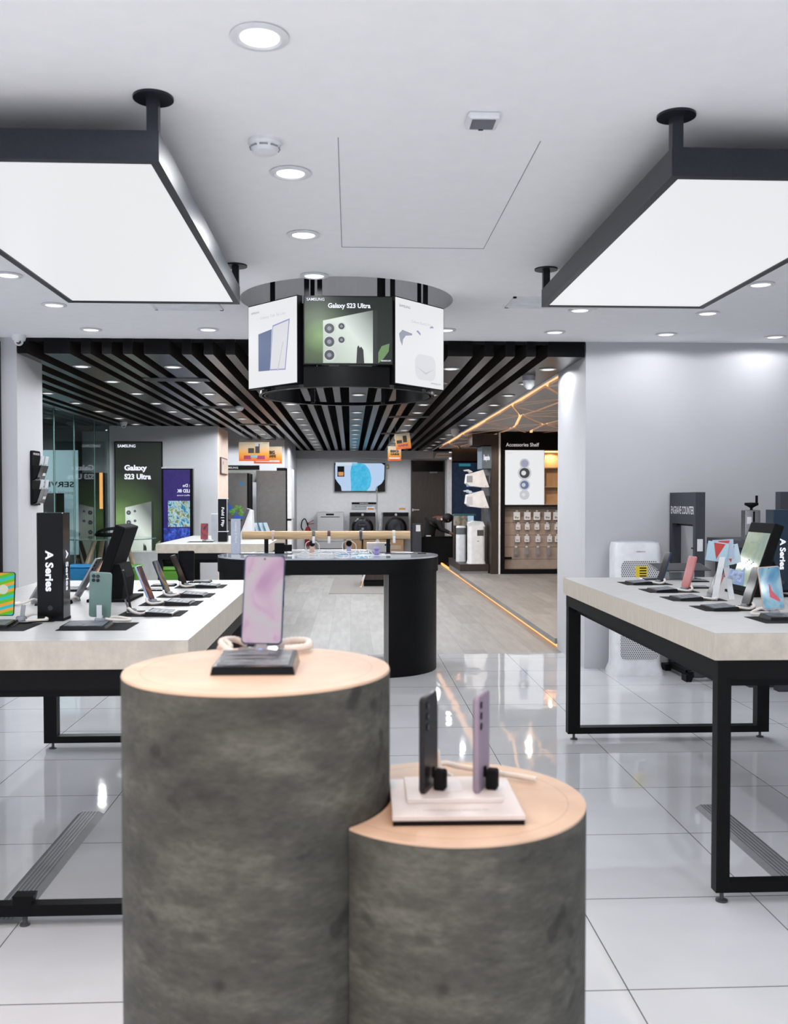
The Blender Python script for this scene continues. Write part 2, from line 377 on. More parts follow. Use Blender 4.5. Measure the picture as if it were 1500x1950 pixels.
# last wide board runs beside the cove
struct(B(XL-.1, YF+.03, ZC-.02, XR, YF+.06, 2.86).build('trim_7', M_blackm))
# right cove ceiling: warm back-light sheet behind irregular pale panels
cv = struct(B(1.86, 8.42, 2.585, 3.6, 21.4, 2.60).build('ceiling_cove', M_whitem))
B(1.88, 8.45, 2.575, 3.58, 21.3, 2.584).build('backlight', E_cove, cv)
B(1.845, 8.42, ZS-.005, 1.875, 21.4, 2.60).build('cove_edge', M_whitem, cv)
ny = 11; ys = [8.42+i*1.16 for i in range(ny+1)]; xs = [1.985, 2.45, 3.02, 3.58]
P = {}
for j, y in enumerate(ys):
    for i, x in enumerate(xs): P[i, j] = (x+(random.uniform(-.16, .16) if i in (1, 2) else (random.uniform(-.025,.025))), y+random.uniform(-.45, .45)*(0 < j < ny))
mb = MB()
for i in range(3):
    for j in range(ny):
        q = [P[i, j], P[i+1, j], P[i+1, j+1], P[i, j+1]]
        for tri in ((q[0], q[1], q[2]), (q[0], q[2], q[3])) if (i+j) % 2 else ((q[0], q[1], q[3]), (q[1], q[2], q[3])):
            c = (sum(t[0] for t in tri)/3, sum(t[1] for t in tri)/3)
            sh = [(c[0]+(t[0]-c[0])*.84, c[1]+(t[1]-c[1])*.90) for t in tri]
            mb.prism(sh, 2.49, 2.515)
mb.build('panel_field', mat('cove_panels', (.55, .53, .53), .6), cv)
# glass wall on the left, mall beyond
gl = mat('green_glass', (.62, .74, .72), .02, trans=1, ior=1.12, noise=0)
ge = mat('glass_edge', (.16, .30, .28), .2)
for i, (y0, y1) in enumerate(((8.02, 10.2), (10.22, 11.9), (11.92, 12.75), (12.77, 13.75), (13.77, 14.58))):
    o = struct(B(-3.668, y0, 0, -3.656, y1, 2.47).build('window_%d' % (i+2), gl))
    B(-3.670, y1-.03, 0, -3.654, y1-.004, 2.47).build('glass_joint', ge, o)
struct(B(-8.6, 8, 2.62, -3.7, 22, 2.66).build('ceiling_mall', mat('mall_ceiling', (.05, .052, .055), .7)))
struct(B(-8.7, 8, 0, -8.6, 22.1, 2.66).build('wall_mall_side', mat('mall_wall', (.10, .12, .13), .6)))
struct(B(-8.6, 17.4, 0, -5, 17.5, 2.66).build('wall_mall_end', mat('mall_wall', (.10, .12, .13), .6)))
struct(B(-9, 8.02, 0, -3.7, 8.1, 2.7).build('wall_mall_front', M_blackm))

# ================================================================ CEILING FITTINGS
def downlight(x, y, z, label, group, r=.062, power=0, tilt=0):
    t = thing('downlight', label, 'ceiling light', (x, y, z), 0, group)
    MB().lathe([(r*.80, -.001), (r*1.25, -.002), (r*1.28, -.006), (r*.98, -.010), (r*.85, -.004)], 28, cap=False).build('trim_ring', M_white, t, True)
    MB().lathe([(r*.86, -.006), (r*.6, -.0065)], 28).build('lens', E_lamp, t)
    if power: spot((x, y, z-.012), power)
    return t
front = [(-.242,2.586,'nearest and largest ceiling downlight, above the tall round pedestal',1),
 (-.226,3.645,'ceiling downlight just behind the smoke detector',1),(-.218,4.485,'ceiling downlight beside the near edge of the access hatch',1),
 (-.199,5.294,'ceiling downlight directly above the ring of hanging screens',1),(-1.892,5.359,'ceiling downlight at the left picture edge beside the left light panel',1),
 (-1.888,6.162,'ceiling downlight below the far left corner of the left light panel',1),(-1.892,7.037,'ceiling downlight nearest the white dome camera',1),
 (-1.037,6.997,'ceiling downlight between the left vent and the black fascia',1),(.698,6.939,'ceiling downlight just right of the hanging screens',1),
 (1.506,6.173,'ceiling downlight touching the far edge of the right light panel',1),(1.516,6.988,'ceiling downlight above the right end of the black fascia',1),
 (2.371,7.037,'ceiling downlight above the white wall right of the slats',1),(2.382,6.237,'tilted ceiling downlight at the far right corner of the right light panel',1),
 (2.369,5.392,'ceiling downlight near the right picture edge under the right light panel',1),(3.239,7.111,'tilted ceiling downlight farthest right against the white wall',1)]
for x, y, lb, p_ in front: downlight(x, y, ZC, 'round white recessed ' + lb, 'downlights in the white ceiling', .062, SPOT_FRONT*(.75 if y > 6.1 else .5 if abs(y-5.294) < .01 else 1.9))
# unseen spots without fittings outside the frame, keeping the shop evenly lit
for x in (-3.4, -2.7, 3.3):
    for y in (1.0, 3.4): spot((x, y, ZC-.012), SPOT_FRONT*1.3)
for (x, y) in ((-1.9, 1.4), (1.5, 1.4), (2.4, 3.0), (0.3, -1.2), (-1.9, -1.2), (2.3, -1.2)): spot((x, y, ZC-.012), SPOT_FRONT*1.4)
spot((-.35, .35, ZC-.012), WARM, col=(1, .58, .32), size=115, blend=.6)
spot((-1.3, .9, ZC-.012), WARM*.5, col=(1, .62, .38), size=110, blend=.6)
for x in (-1.75, -2.6): spot((x, 17.0 if x > -2 else 16.9, 2.44), 22)  # fill spots added to brighten the alcove wall behind the fridges
for x in (-3.5, -1.2, 1.2, 3.5):  # unseen spots added behind the camera; their floor bounce lifts the ceiling
    for y in (-3.0, -1.1): spot((x, y, ZC-.012), 225, size=96, blend=.5)
nm = ['far left', 'second', 'third', 'fourth', 'central', 'sixth', 'rightmost']
for i, cx in enumerate(wide):
    k = 0
    y = 8.10
    while y < ylimit(cx-.1) - .15:
        xx = cx + (.0 if i != 6 else 0)
        t = downlight(xx, y, ZS, 'small round downlight in the %s wide ceiling board' % nm[i] + (', nearest the black fascia' if k == 0 else ''), 'downlights in the %s wide board of the slatted ceiling' % nm[i] if k else None, .058)
        if (i + k) % 2 == 0 and y < ylimit(cx-.1) - .8: spot((xx, y, ZS-.012), SPOT_BACK*(2 if i != 6 else .9)*(.8 if y > ylimit(cx-.1)-2.2 else 1))
        y += 1.02; k += 1

def light_panel(x0, x1, y0, y1, label, rods):
    t = thing('light_panel', label, 'ceiling light', ((x0+x1)/2, (y0+y1)/2, 2.387), 0, None)
    cx, cy = (x0+x1)/2, (y0+y1)/2; a, b_ = (x1-x0)/2, (y1-y0)/2; f = .030
    mb = MB()
    mb.box(-a, -b_, 0, a, -b_+f, .093); mb.box(-a, b_-f, 0, a, b_, .093); mb.box(-a, -b_+f, 0, -a+f, b_-f, .093); mb.box(a-f, -b_+f, 0, a, b_-f, .093)
    mb.box(-a+f, -b_+f, .075, a-f, b_-f, .09)
    mb.build('frame', M_frame, t)
    B(-a+f, -b_+f, .006, a-f, b_-f, .012).build('diffuser', E_panel, t)
    for rx in (-a+.02, a-.02):
        for ry in (-b_+.02, b_-.02):
            MB().box(rx-.018, ry-.018, .093, rx+.018, ry+.018, ZC-2.387).build('hanging_rod', M_frame, t)
            MB().cyl((rx, ry, ZC-2.387-.008), .062, .008).build('ceiling_plate', M_frame, t, True)
    return t
light_panel(1.036, 1.925, 3.03, 5.11, 'large square glowing light panel hanging on the right in a dark frame', 0)
light_panel(-1.49, -.588, 2.97, 5.11, 'large square glowing light panel hanging on the left in a dark frame', 0)

# access hatch, smoke detector, sensor, vents, dome cameras
mb = MB(); g_ = .0025
mb.box(-.042, 3.29, ZC-.0015, -.042+g_, 4.70, ZC-.0002); mb.box(.66, 3.29, ZC-.0015, .66+g_, 4.70, ZC-.0002); mb.box(-.042, 4.70-g_*1.5, ZC-.0015, .66, 4.70, ZC-.0002)
tag(mb.build('access_hatch', mat('joint_shadow_gap', (.25, .26, .29), .9)), 'thin outlined square access hatch in the white ceiling', 'ceiling hatch')
t = thing('smoke_detector', 'white round smoke detector on the ceiling near the front', 'smoke detector', (-.295, 3.33, ZC))
MB().lathe([(.056, 0), (.058, -.014), (.050, -.026)], 32, cap=True).build('mounting_base', M_white, t, True)
MB().lathe([(.050, -.026), (.043, -.042), (.026, -.050)], 32).build('sensor_cap', M_white, t, True)
mb = MB()
for k in range(8): mb.M = Matrix.Rotation(k*PI/4, 4, 'Z'); mb.box(-.014, -.0525, -.030, .014, -.046, -.025)
mb.build('slots', M_grey, t)
t = thing('motion_sensor', 'small square white ceiling sensor with grey window', 'sensor', (.432, 3.10, ZC))
B(-.052, -.055, -.022, .052, .055, 0, bev=.006).build('housing', M_white, t); B(-.038, -.040, -.0245, .038, .036, -.021).build('window', mat('sensor_window', (.10, .11, .14), .3), t); B(-.008, .038, -.0245, .008, .046, -.0215).build('led', M_blackm, t)
def vent(x, y, w_, h_, z, label, name='ceiling_vent', m1=M_white, nsl=6):
    t = thing(name, label, 'air vent', (x, y, z))
    mb = MB(); mb.box(-w_, -h_, -.008, w_, -h_+.02, 0); mb.box(-w_, h_-.02, -.008, w_, h_, 0); mb.box(-w_, -h_, -.008, -w_+.02, h_, 0); mb.box(w_-.02, -h_, -.008, w_, h_, 0); mb.build('frame', m1, t)
    mb = MB()
    for i in range(nsl):
        yy = -h_+.03+i*(2*h_-.06)/(nsl-1); mb.add([(-w_+.02, yy-.012, -.001), (w_-.02, yy-.012, -.001), (w_-.02, yy+.008, -.010), (-w_+.02, yy+.008, -.010)], [(0, 1, 2, 3)])
    mb.build('louvres', m1, t); B(-w_+.02, -h_+.02, -.0008, w_-.02, h_-.02, -.0002).build('duct_opening', M_blackm, t)
vent(1.30, 5.95, .30, .16, ZC, 'white ceiling air vent beside the far corner of the right light panel')
vent(-1.05, 6.12, .22, .16, ZC, 'white ceiling air vent behind the left light panel')
for x, y, w_, lb in ((-1.62, 8.95, .30, 'dark metal air vent in the slatted ceiling nearest the fascia'), (-1.60, 11.6, .30, 'dark metal air vent in the slatted ceiling above the poster wall'),
        (-1.4, 14.2, .3, 'dark metal air vent in the slatted ceiling near the orange banners'), (.80, 9.2, .12, 'dark metal air vent in the slatted ceiling right of the screens'),
        (.80, 12.8, .28, 'dark metal air vent in the slatted ceiling in front of the right banners'), (.80, 16.0, .28, 'dark metal air vent in the slatted ceiling behind the right banners')):
    vent(x, y, w_, .10, ZS, lb, m1=M_dsteel, nsl=5)
def dome(x, y, z, label):
    t = thing('dome_camera', label, 'security camera', (x, y, z))
    MB().lathe([(.050, 0), (.052, -.02), (.044, -.045)], 24).build('housing', M_white, t, True)
    MB().ball((0, -.004, -.050), .034, seg=20).build('eyeball', M_white, t, True)
    mb = MB(); mb.M = Matrix.Translation((.006, -.024, -.058)) @ Matrix.Rotation(math.radians(75), 4, 'X'); mb.lathe([(.019, 0), (.017, .010)], 20); mb.build('lens', M_dsteel, t, True)
dome(-2.50, 7.30, ZC, 'white dome security camera at the left end of the black fascia')
dome(-3.28, 13.9, ZS, 'white dome security camera over the glass wall')
t = thing('ceiling_speaker', 'oval white ceiling speaker with grey top at the right board', 'speaker', (1.62, 8.55, ZS))
MB().lathe([(.060, 0), (.058, -.045)], 24).build('mount', M_grey, t, True); MB().lathe([(.058, -.045), (.050, -.09), (.022, -.125)], 24).build('cone', M_white, t, True)
tag(MB().lathe([(.05, 0), (.052, -.02), (.03, -.05)], 24).build('smoke_detector', M_white, None, True, (-1.33, 11.5, ZS)), 'white smoke detector under the dark slatted ceiling', 'smoke detector')
tag(MB().lathe([(.06, 0), (.06, -.06), (.03, -.12)], 24).build('ceiling_speaker', M_white, None, True, (1.66, 15.0, ZS)), 'small white speaker far down the right ceiling board', 'speaker')

# ================================================================ RING OF HANGING SCREENS
t = thing('screen_carousel', 'black circular carousel of hanging screens under the round ceiling recess', 'screen carousel', (-.02, 5.93, 0))
def arc_band(r0, r1, z0, z1, a0, a1, n=40, m=0):
    mb = MB()
    pts = [(a0+(a1-a0)*i/n) for i in range(n+1)]
    vs = []
    for a in pts:
        c, s = math.cos(a), math.sin(a); vs += [(r0*c, r0*s, z0), (r1*c, r1*s, z0), (r1*c, r1*s, z1), (r0*c, r0*s, z1)]
    fs = []
    for i in range(n):
        o = i*4
        for k in range(4): fs.append((o+k, o+(k+1) % 4, o+4+(k+1) % 4, o+4+k))
    fs += [(0, 1, 2, 3), (n*4+3, n*4+2, n*4+1, n*4)]
    return mb.add(vs, fs)
arc_band(.515, .545, 1.985, 2.005, 0, 2*PI, 72).build('bottom_ring', M_blackg, t)
arc_band(.535, .56, 1.985, 2.10, math.radians(244), math.radians(296)).build('front_band', M_black, t)
arc_band(.505, .525, 1.985, 2.47, math.radians(128), math.radians(250)).build('side_band', M_black, t)
arc_band(.505, .525, 1.985, 2.47, math.radians(-70), math.radians(50)).build('side_band', M_black, t)
for (x, y) in ((-.23, -.44), (-.155, -.44), (.19, -.44), (.265, -.44), (-.44, -.25), (.47, -.25), (-.23, .42), (.24, .42)):
    B(x-.014, y-.014, 1.99, x+.014, y+.014, 2.95).build('hanging_rod', M_black, t)
for (x, y) in ((-.44, -.25), (.47, -.25)): pass
def screen_box(cx, cy, ang, w_, z0, z1, face, nm_):
    e_ = bpy.data.objects.new(nm_, None)
    mb = MB(); mb.box(-w_/2-.006, 0, z0-.006, w_/2+.006, .035, z1+.006)
    o = mb.build(nm_, M_black, t, loc=(cx, cy, 0), rot=(0, 0, ang)); B(-w_/2, -.003, z0, w_/2, 0, z1).build('display', face, o); return o
# gradient display: dark green with a pale diagonal glow (what the screen shows)
def green_ad(name, cx, cz, sx):
    m = em(name, (.1, .1, .1), 1); n, l, b = nodes(m); nt = m.node_tree
    tc = n.new('ShaderNodeTexCoord'); mp = n.new('ShaderNodeMapping'); mp.inputs['Location'].default_value = (-cx, 0, -cz); l.new(tc.outputs['Object'], mp.inputs[0])
    vl = n.new('ShaderNodeVectorMath'); vl.operation = 'LENGTH'
    vs_ = n.new('ShaderNodeVectorMath'); vs_.operation = 'SCALE'; vs_.inputs['Scale'].default_value = sx; l.new(mp.outputs[0], vs_.inputs[0]); l.new(vs_.outputs[0], vl.inputs[0])
    r = n.new('ShaderNodeValToRGB'); l.new(vl.outputs['Value'], r.inputs[0]); e = r.color_ramp.elements
    e[0].position = 0; e[0].color = (.22, .38, .13, 1); e[1].position = 1; e[1].color = (.016, .022, .018, 1)
    x = r.color_ramp.elements.new(.45); x.color = (.07, .12, .045, 1)
    l.new(r.outputs[0], b.inputs['Emission Color']); return m
E_ad1 = green_ad('green_advert', -.16, 2.27, 4.5)
o = screen_box(.01, -.55, 0, .495, 2.115, 2.49, E_ad1, 'screen')
E_silver = em('advert_silver', (.48, .53, .50), 1); E_lens = em('advert_lens', (.05, .055, .06), 1); E_dk = em('advert_dark', (.03, .035, .035), 1); E_lensr = em('advert_lens_rim', (.62, .65, .64), 1); E_leaf = em('advert_leaf', (.16, .28, .12), 1)
def silver(cx, cz, w_):
    m = em('advert_silver_%d' % int(w_*1000), (.48, .53, .50), 1)
    n, l, b = nodes(m); nt = m.node_tree
    if not n.get('Ramp'):
        tc = n.new('ShaderNodeTexCoord'); sp = n.new('ShaderNodeSeparateXYZ'); l.new(tc.outputs['Object'], sp.inputs[0])
        v = math_node(nt, 'ADD', math_node(nt, 'MULTIPLY', math_node(nt, 'SUBTRACT', sp.outputs[0], cx), -.9/w_), math_node(nt, 'MULTIPLY', math_node(nt, 'SUBTRACT', sp.outputs[2], cz), -.7/w_))
        rp = n.new('ShaderNodeValToRGB'); rp.name = 'Ramp'; l.new(math_node(nt, 'ADD', v, .5), rp.inputs[0]); e = rp.color_ramp.elements
        e[0].position = .15; e[0].color = (.16, .18, .17, 1); e[1].position = .95; e[1].color = (.50, .58, .50, 1)
        q = e.new(.55); q.color = (.72, .80, .74, 1); l.new(rp.outputs[0], b.inputs['Emission Color'])
    return m
def s23_picture(par, x0, z0, w_, h_, y, fz=(.52, .32, .12, .555, .35), tl=.64, rs=1.25):
    # phone back drawn on the advert: body, rim, lenses, pen, leaf
    MB().prism([(x0+.21*w_, z0), (x0+.21*w_, z0+tl*h_), (x0+.78*w_, z0+.80*h_), (x0+.78*w_, z0)], y, y+.0012, plane='xz').build('pictured_phone', silver(x0+.6*w_, z0+.45*h_, w_), par)
    MB().prism([(x0+.785*w_, z0), (x0+.785*w_, z0+.80*h_), (x0+.83*w_, z0+.79*h_), (x0+.83*w_, z0)], y, y+.0012, plane='xz').build('pictured_edge', E_dk, par)
    for (fx, fz_, r) in ((.29, fz[0], .058), (.29, fz[1], .058), (.29, fz[2], .058), (.425, fz[3], .036), (.425, fz[4], .036)):
        rr = r*w_*rs; mb = MB(); mb.cyl((x0+fx*w_, y-.0010, z0+fz_*h_), rr, .0006, 'y', 24, 0); mb.cyl((x0+fx*w_-.1*rr, y-.0016, z0+fz_*h_), rr*.78, .0006, 'y', 24, 1); mb.cyl((x0+fx*w_-.1*rr, y-.0022, z0+fz_*h_), rr*.35, .0006, 'y', 16, 2)
        mb.build('pictured_lens', [E_lensr, E_lens, em('advert_glint', (.25, .27, .32), 1)], par)
    MB().prism([(x0+.59*w_, z0), (x0+.60*w_, z0+.24*h_), (x0+.615*w_, z0+.27*h_), (x0+.63*w_, z0+.23*h_), (x0+.645*w_, z0+.25*h_), (x0+.67*w_, z0+.2*h_), (x0+.68*w_, z0)], y-.001, y, plane='xz').build('pictured_pen', E_dk, par)
    MB().prism([(x0+.84*w_, z0), (x0+.84*w_, z0+.16*h_), (x0+.88*w_, z0+.26*h_), (x0+.97*w_, z0+.30*h_), (x0+.96*w_, z0+.18*h_), (x0+.9*w_, z0+.07*h_)], y-.0005, y+.0005, plane='xz').build('pictured_leaf', E_leaf, par)
s23_picture(o, -.2475, 2.117, .495, .373, -.0048)
text('SAMSUNG', 'lettering', E_text, o, (-.235, -.006, 2.466), width=.10, height=.016, bold=.005)
text('Galaxy S23 Ultra', 'lettering', E_text, o, (-.115, -.006, 2.418), width=.24, height=.036, bold=.03)
text('samsung.com', 'lettering', E_text, o, (.185, -.006, 2.124), width=.055, height=.011, bold=.02)
a_ = math.radians(48)
o = screen_box(-.437, -.325, -a_, .46, 2.015, 2.505, E_white, 'screen')
g1 = em('picture_steel_blue', (.13, .17, .30), 1); g2 = em('picture_pale', (.70, .71, .75), 1); g3 = em('picture_line', (.30, .32, .55), 1); g4 = em('picture_light_grey', (.55, .56, .60), 1)
MB().prism([(-.13, 2.11), (-.13, 2.33), (0, 2.345), (-.02, 2.105)], -.0045, -.0035, plane='xz').build('pictured_tablet', g1, o)
MB().prism([(-.02, 2.105), (.01, 2.365), (.17, 2.385), (.13, 2.095)], -.0055, -.0045, plane='xz').build('pictured_tablet_rim', g3, o)
MB().prism([(-.012, 2.112), (.017, 2.357), (.162, 2.376), (.124, 2.103)], -.0065, -.0055, plane='xz').build('pictured_tablet_screen', g2, o)
MB().prism([(.055, 2.095), (.108, 2.26), (.113, 2.259), (.062, 2.094)], -.0075, -.0065, plane='xz').build('pictured_pen', g4, o)
text('SAMSUNG', 'lettering', M_dletter, o, (-.20, -.005, 2.455), width=.08, height=.012)
text('Galaxy Tab S6 Lite', 'lettering', g4, o, (-.11, -.005, 2.41), width=.24, height=.022)
o = screen_box(.432, -.325, a_, .46, 2.015, 2.505, E_white, 'screen')
MB().prism([(-.20, 2.30), (-.17, 2.325), (-.08, 2.315), (-.08, 2.305), (-.14, 2.295), (-.165, 2.27), (-.172, 2.235), (-.19, 2.26)], -.0045, -.0035, plane='xz').build('pictured_earbud', em('picture_mid_grey', (.32, .34, .42), 1), o)
MB().prism([(-.04, 2.335), (0, 2.315), (.0, 2.327), (-.025, 2.342)], -.0045, -.0035, plane='xz').build('pictured_earbud_tip', g3, o)
MB().prism([(.09, 2.37), (.13, 2.375), (.12, 2.385), (.1, 2.382)], -.0045, -.0035, plane='xz').build('pictured_earbud_tip', g3, o)
MB().prism(rrect(.20, .15, .05, cx=.05, cy=2.13), -.0040, -.0035, plane='xz').build('pictured_case', g2, o)
MB().prism([(-.04, 2.13), (.05, 2.10), (.14, 2.13), (.05, 2.09)], -.0050, -.0040, plane='xz').build('pictured_case_seam', g4, o)
text('SAMSUNG', 'lettering', M_dletter, o, (-.20, -.005, 2.455), width=.10, height=.014)
text('Galaxy Buds2 Pro', 'lettering', g4, o, (-.09, -.005, 2.375), width=.2, height=.02)
text('samsung.com', 'lettering', M_dletter, o, (.10, -.005, 2.035), width=.10, height=.012)
# cctv on the recess
t = thing('cctv_camera', 'small black camera on a stalk in the round ceiling recess', 'security camera', (.44, 6.05, 2.95))
B(-.012, -.012, -.36, .012, .012, 0).build('stalk', M_black, t); MB().lathe([(.04, -.36), (.045, -.375)], 20).build('cap', M_black, t, True)

# ================================================================ PEDESTALS
PX, PY, PR, PZ = -.160, 1.637, .228, 1.053
QX, QY, QR, QZ = .174, 1.610, .227, .830
t = thing('round_pedestal', 'tall round concrete-look display pedestal with tan top in the foreground', 'pedestal', (PX, PY, 0))
MB().lathe([(PR-.001, 0), (PR, .002), (PR, PZ-.004)], 128, cap=True).build('drum', M_conc, t, True)
MB().lathe([(PR, PZ-.004), (PR-.0012, PZ)], 128).build('top', M_top, t, True)
t = thing('round_pedestal', 'shorter round pedestal on the right, notched against the taller one', 'pedestal', (QX, QY, 0))
def bite(r, rcut, n=140):
    pts = []; d0 = (PX-QX, PY-QY); D = math.hypot(*d0); base = math.atan2(d0[1], d0[0])
    al = math.acos((D*D + r*r - rcut*rcut)/(2*D*r)); be = math.acos((D*D + rcut*rcut - r*r)/(2*D*rcut))
    for i in range(n+1): a = base+al+(2*PI-2*al)*i/n; pts.append((r*math.cos(a), r*math.sin(a)))
    for i in range(1, 40): a = base+PI+be-(2*be)*i/40; pts.append((d0[0]+rcut*math.cos(a), d0[1]+rcut*math.sin(a)))
    return pts
MB().prism(bite(QR, PR+.0022), 0, QZ-.004).build('drum', M_conc, t, True)
MB().prism(bite(QR-.0006, PR+.0030), QZ-.004, QZ).build('top', M_top, t)

# ================================================================ PHONES AND STANDS
def screen_mat(name, kind, cols, s=.9):
    if name in MATS: return MATS[name]
    m = em(name, cols[0], s, rough=.08); n, l, b = nodes(m); nt = m.node_tree
    tc = n.new('ShaderNodeTexCoord'); sp = n.new('ShaderNodeSeparateXYZ'); l.new(tc.outputs['Object'], sp.inputs[0])
    if kind == 'stripes':
        v = math_node(nt, 'FRACT', math_node(nt, 'MULTIPLY', math_node(nt, 'ADD', math_node(nt, 'ADD', sp.outputs[2], math_node(nt, 'MULTIPLY', sp.outputs[0], -.28)), .02), 14.5))
    else:
        nz = n.new('ShaderNodeTexNoise'); nz.inputs['Scale'].default_value = 14; nz.inputs['Detail'].default_value = 2; nz.inputs['Distortion'].default_value = 1.2
        mp = n.new('ShaderNodeMapping'); mp.inputs['Scale'].default_value = (1, 1, .8); mp.inputs['Rotation'].default_value = (0, .5, 0); l.new(tc.outputs['Object'], mp.inputs[0]); l.new(mp.outputs[0], nz.inputs['Vector'])
        mr = n.new('ShaderNodeMapRange'); mr.inputs[1].default_value = .3; mr.inputs[2].default_value = .7; l.new(nz.outputs['Fac'], mr.inputs[0]); v = mr.outputs[0]
    r = n.new('ShaderNodeValToRGB'); l.new(v, r.inputs[0]); cr = r.color_ramp
    if kind == 'stripes': cr.interpolation = 'CONSTANT'
    k = len(cols)
    cr.elements[0].position = 0; cr.elements[0].color = cols[0] + (1,); cr.elements[1].position = (k-1)/k if kind == 'stripes' else 1; cr.elements[1].color = cols[-1] + (1,)
    for i in range(1, k-1):
        e = cr.elements.new(i/k if kind == 'stripes' else i/(k-1)); e.color = cols[i] + (1,)
    l.new(r.outputs[0], b.inputs['Emission Color']); return m
S_black = mat('dark_screen', (.004, .004, .006), .12, spec=.07, noise=0)
S_stripe = screen_mat('stripe_wallpaper', 'stripes', [(.02, .50, .52), (.10, .48, .01), (.78, .36, .03), (.02, .50, .52), (.78, .36, .03), (.12, .50, .01)])
S_blue = screen_mat('blue_wallpaper', 'n', [(.05, .22, .42), (.25, .45, .58), (.40, .52, .62)])
S_night = screen_mat('night_wallpaper', 'n', [(.01, .012, .03), (.02, .02, .05), (.30, .09, .03), (.03, .02, .05)])
S_dune = screen_mat('dune_wallpaper', 'n', [(.01, .05, .14), (.12, .12, .10), (.35, .20, .08), (.08, .09, .08)])
S_pink = screen_mat('pink_wallpaper', 'n', [(.50, .30, .47), (.62, .46, .58), (.56, .52, .56), (.62, .45, .60)])
S_red = screen_mat('red_wallpaper', 'n', [(.04, .03, .10), (.45, .07, .04), (.10, .05, .15), (.6, .15, .05)])
M_sage = mat('sage_green_glass', (.17, .27, .25), .35); M_bronze = mat('rose_bronze', (.62, .40, .30), .3, metal=.3); M_pinkb = mat('coral_pink', (.50, .16, .16), .2)
M_navy = mat('navy_glass', (.02, .05, .10), .15); M_lblue = mat('pale_blue_glass', (.35, .45, .62), .25); M_lilacb = mat('lavender_metal', (.26, .205, .27), .4); M_phb = mat('phantom_black', (.012, .010, .012), .35, spec=.3)
M_silverb = mat('silver_grey_body', (.30, .31, .33), .3, metal=.3); M_puck = mat('acrylic_puck', (.42, .45, .50), .15, trans=.5)
def phone(label, x, y, z, rz, lean, body=M_phb, face=S_black, w_=.074, h_=.158, th=.0085, cams=3, roll=0, name='smartphone', grp=None):
    """origin at the lower edge; the screen looks towards local -y, the top leans to +y"""
    t = thing(name, label, 'phone', (x, y, z), rz, grp); t.rotation_euler = (-lean, roll, rz); t.rotation_mode = 'XYZ'
    t.matrix_basis = Matrix.Translation((x, y, z)) @ Matrix.Rotation(rz, 4, 'Z') @ Matrix.Rotation(-lean, 4, 'X') @ Matrix.Rotation(roll, 4, 'Y')
    mb = MB(); o_, i_ = rrect(w_, h_, .009, cy=h_/2), rrect(w_-.003, h_-.003, .0078, cy=h_/2)
    n_ = len(o_); vs = []
    for poly, yy in ((i_, 0), (o_, .0015), (o_, th-.0015), (i_, th)): vs += [(a, yy, b) for a, b in poly]
    fs = [tuple(range(n_)), tuple(range(3*n_, 4*n_))[::-1]]
    for q in range(3):
        for k in range(n_): fs.append((q*n_+k, q*n_+(k+1) % n_, (q+1)*n_+(k+1) % n_, (q+1)*n_+k))
    mb.add(vs, fs); mb.build('body', body, t, True)
    MB().prism(rrect(w_-.005, h_-.006, .007, cy=h_/2), -.0009, .0002, plane='xz').build('screen', face, t)
    MB().cyl((0, -.0013, h_-.008), .0018, .0006, 'y', 12).build('front_camera', M_blackg, t)
    mb = MB(); ml = MB()
    pos = [(-.022, h_-.016), (-.022, h_-.034), (-.022, h_-.052)] if cams == 3 else [(-.024, h_-.014), (-.009, h_-.014), (-.024, h_-.029), (-.009, h_-.029)]
    for a, b in pos: mb.cyl((-a, th-.0005, b), .0062, .0022, 'y', 20); ml.cyl((-a, th+.0016, b), .0040, .0005, 'y', 16)
    mb.build('camera_rings', M_blackg, t, True); ml.build('camera_lenses', mat('lens_glass', (.015, .017, .03), .05), t)
    B(w_/2-.0006, .003, h_*.60, w_/2+.0008, .0058, h_*.72).build('side_button', body, t)
    return t
def coil(pts, r=.0055, step=3):
    out = []
    P_ = [Vector(p) for p in pts]
    for i in range(len(P_)-1):
        p0 = P_[max(i-1, 0)]; p1 = P_[i]; p2 = P_[i+1]; p3 = P_[min(i+2, len(P_)-1)]
        n_ = max(2, int((p2-p1).length/.0032))
        for k in range(n_):
            u = k/n_; out.append(.5*((2*p1)+(p2-p0)*u+(2*p0-5*p1+4*p2-p3)*u*u+(3*p1-p0-3*p2+p3)*u*u*u))
    out.append(P_[-1]); return out
def stand(label, x, y, z, rz, cable=1, back=False, col=M_cream, sx=1):
    t = thing('phone_stand', label, 'phone stand', (x, y, z), rz)
    MB().lathe([(.020, 0), (.021, .003), (.018, .013), (.014, .016)], 24).build('puck', M_puck, t, True)
    MB().prism([(.004, .006), (.014, .006), (.028, .052), (.022, .054)], -.007, .007, plane='yz').build('bracket', M_white if back else M_puck, t)
    if cable:
        if back: pts = [(sx*.018, .02, .01), (sx*.045, .035, .014), (sx*.085, .03, .010), (sx*.105, .008, .007), (sx*.09, -.010, .007), (sx*.05, -.012, .009), (sx*.022, -.004, .012)]
        else: pts = [(sx*.012, .015, .012), (sx*.045, .012, .022), (sx*.085, -.005, .012), (sx*.10, -.03, .007), (sx*.075, -.05, .007), (sx*.035, -.055, .007)]
        MB().tube(coil(pts), .0058, 8, ripple=.22).build('coiled_cable', col, t, True)
    return t
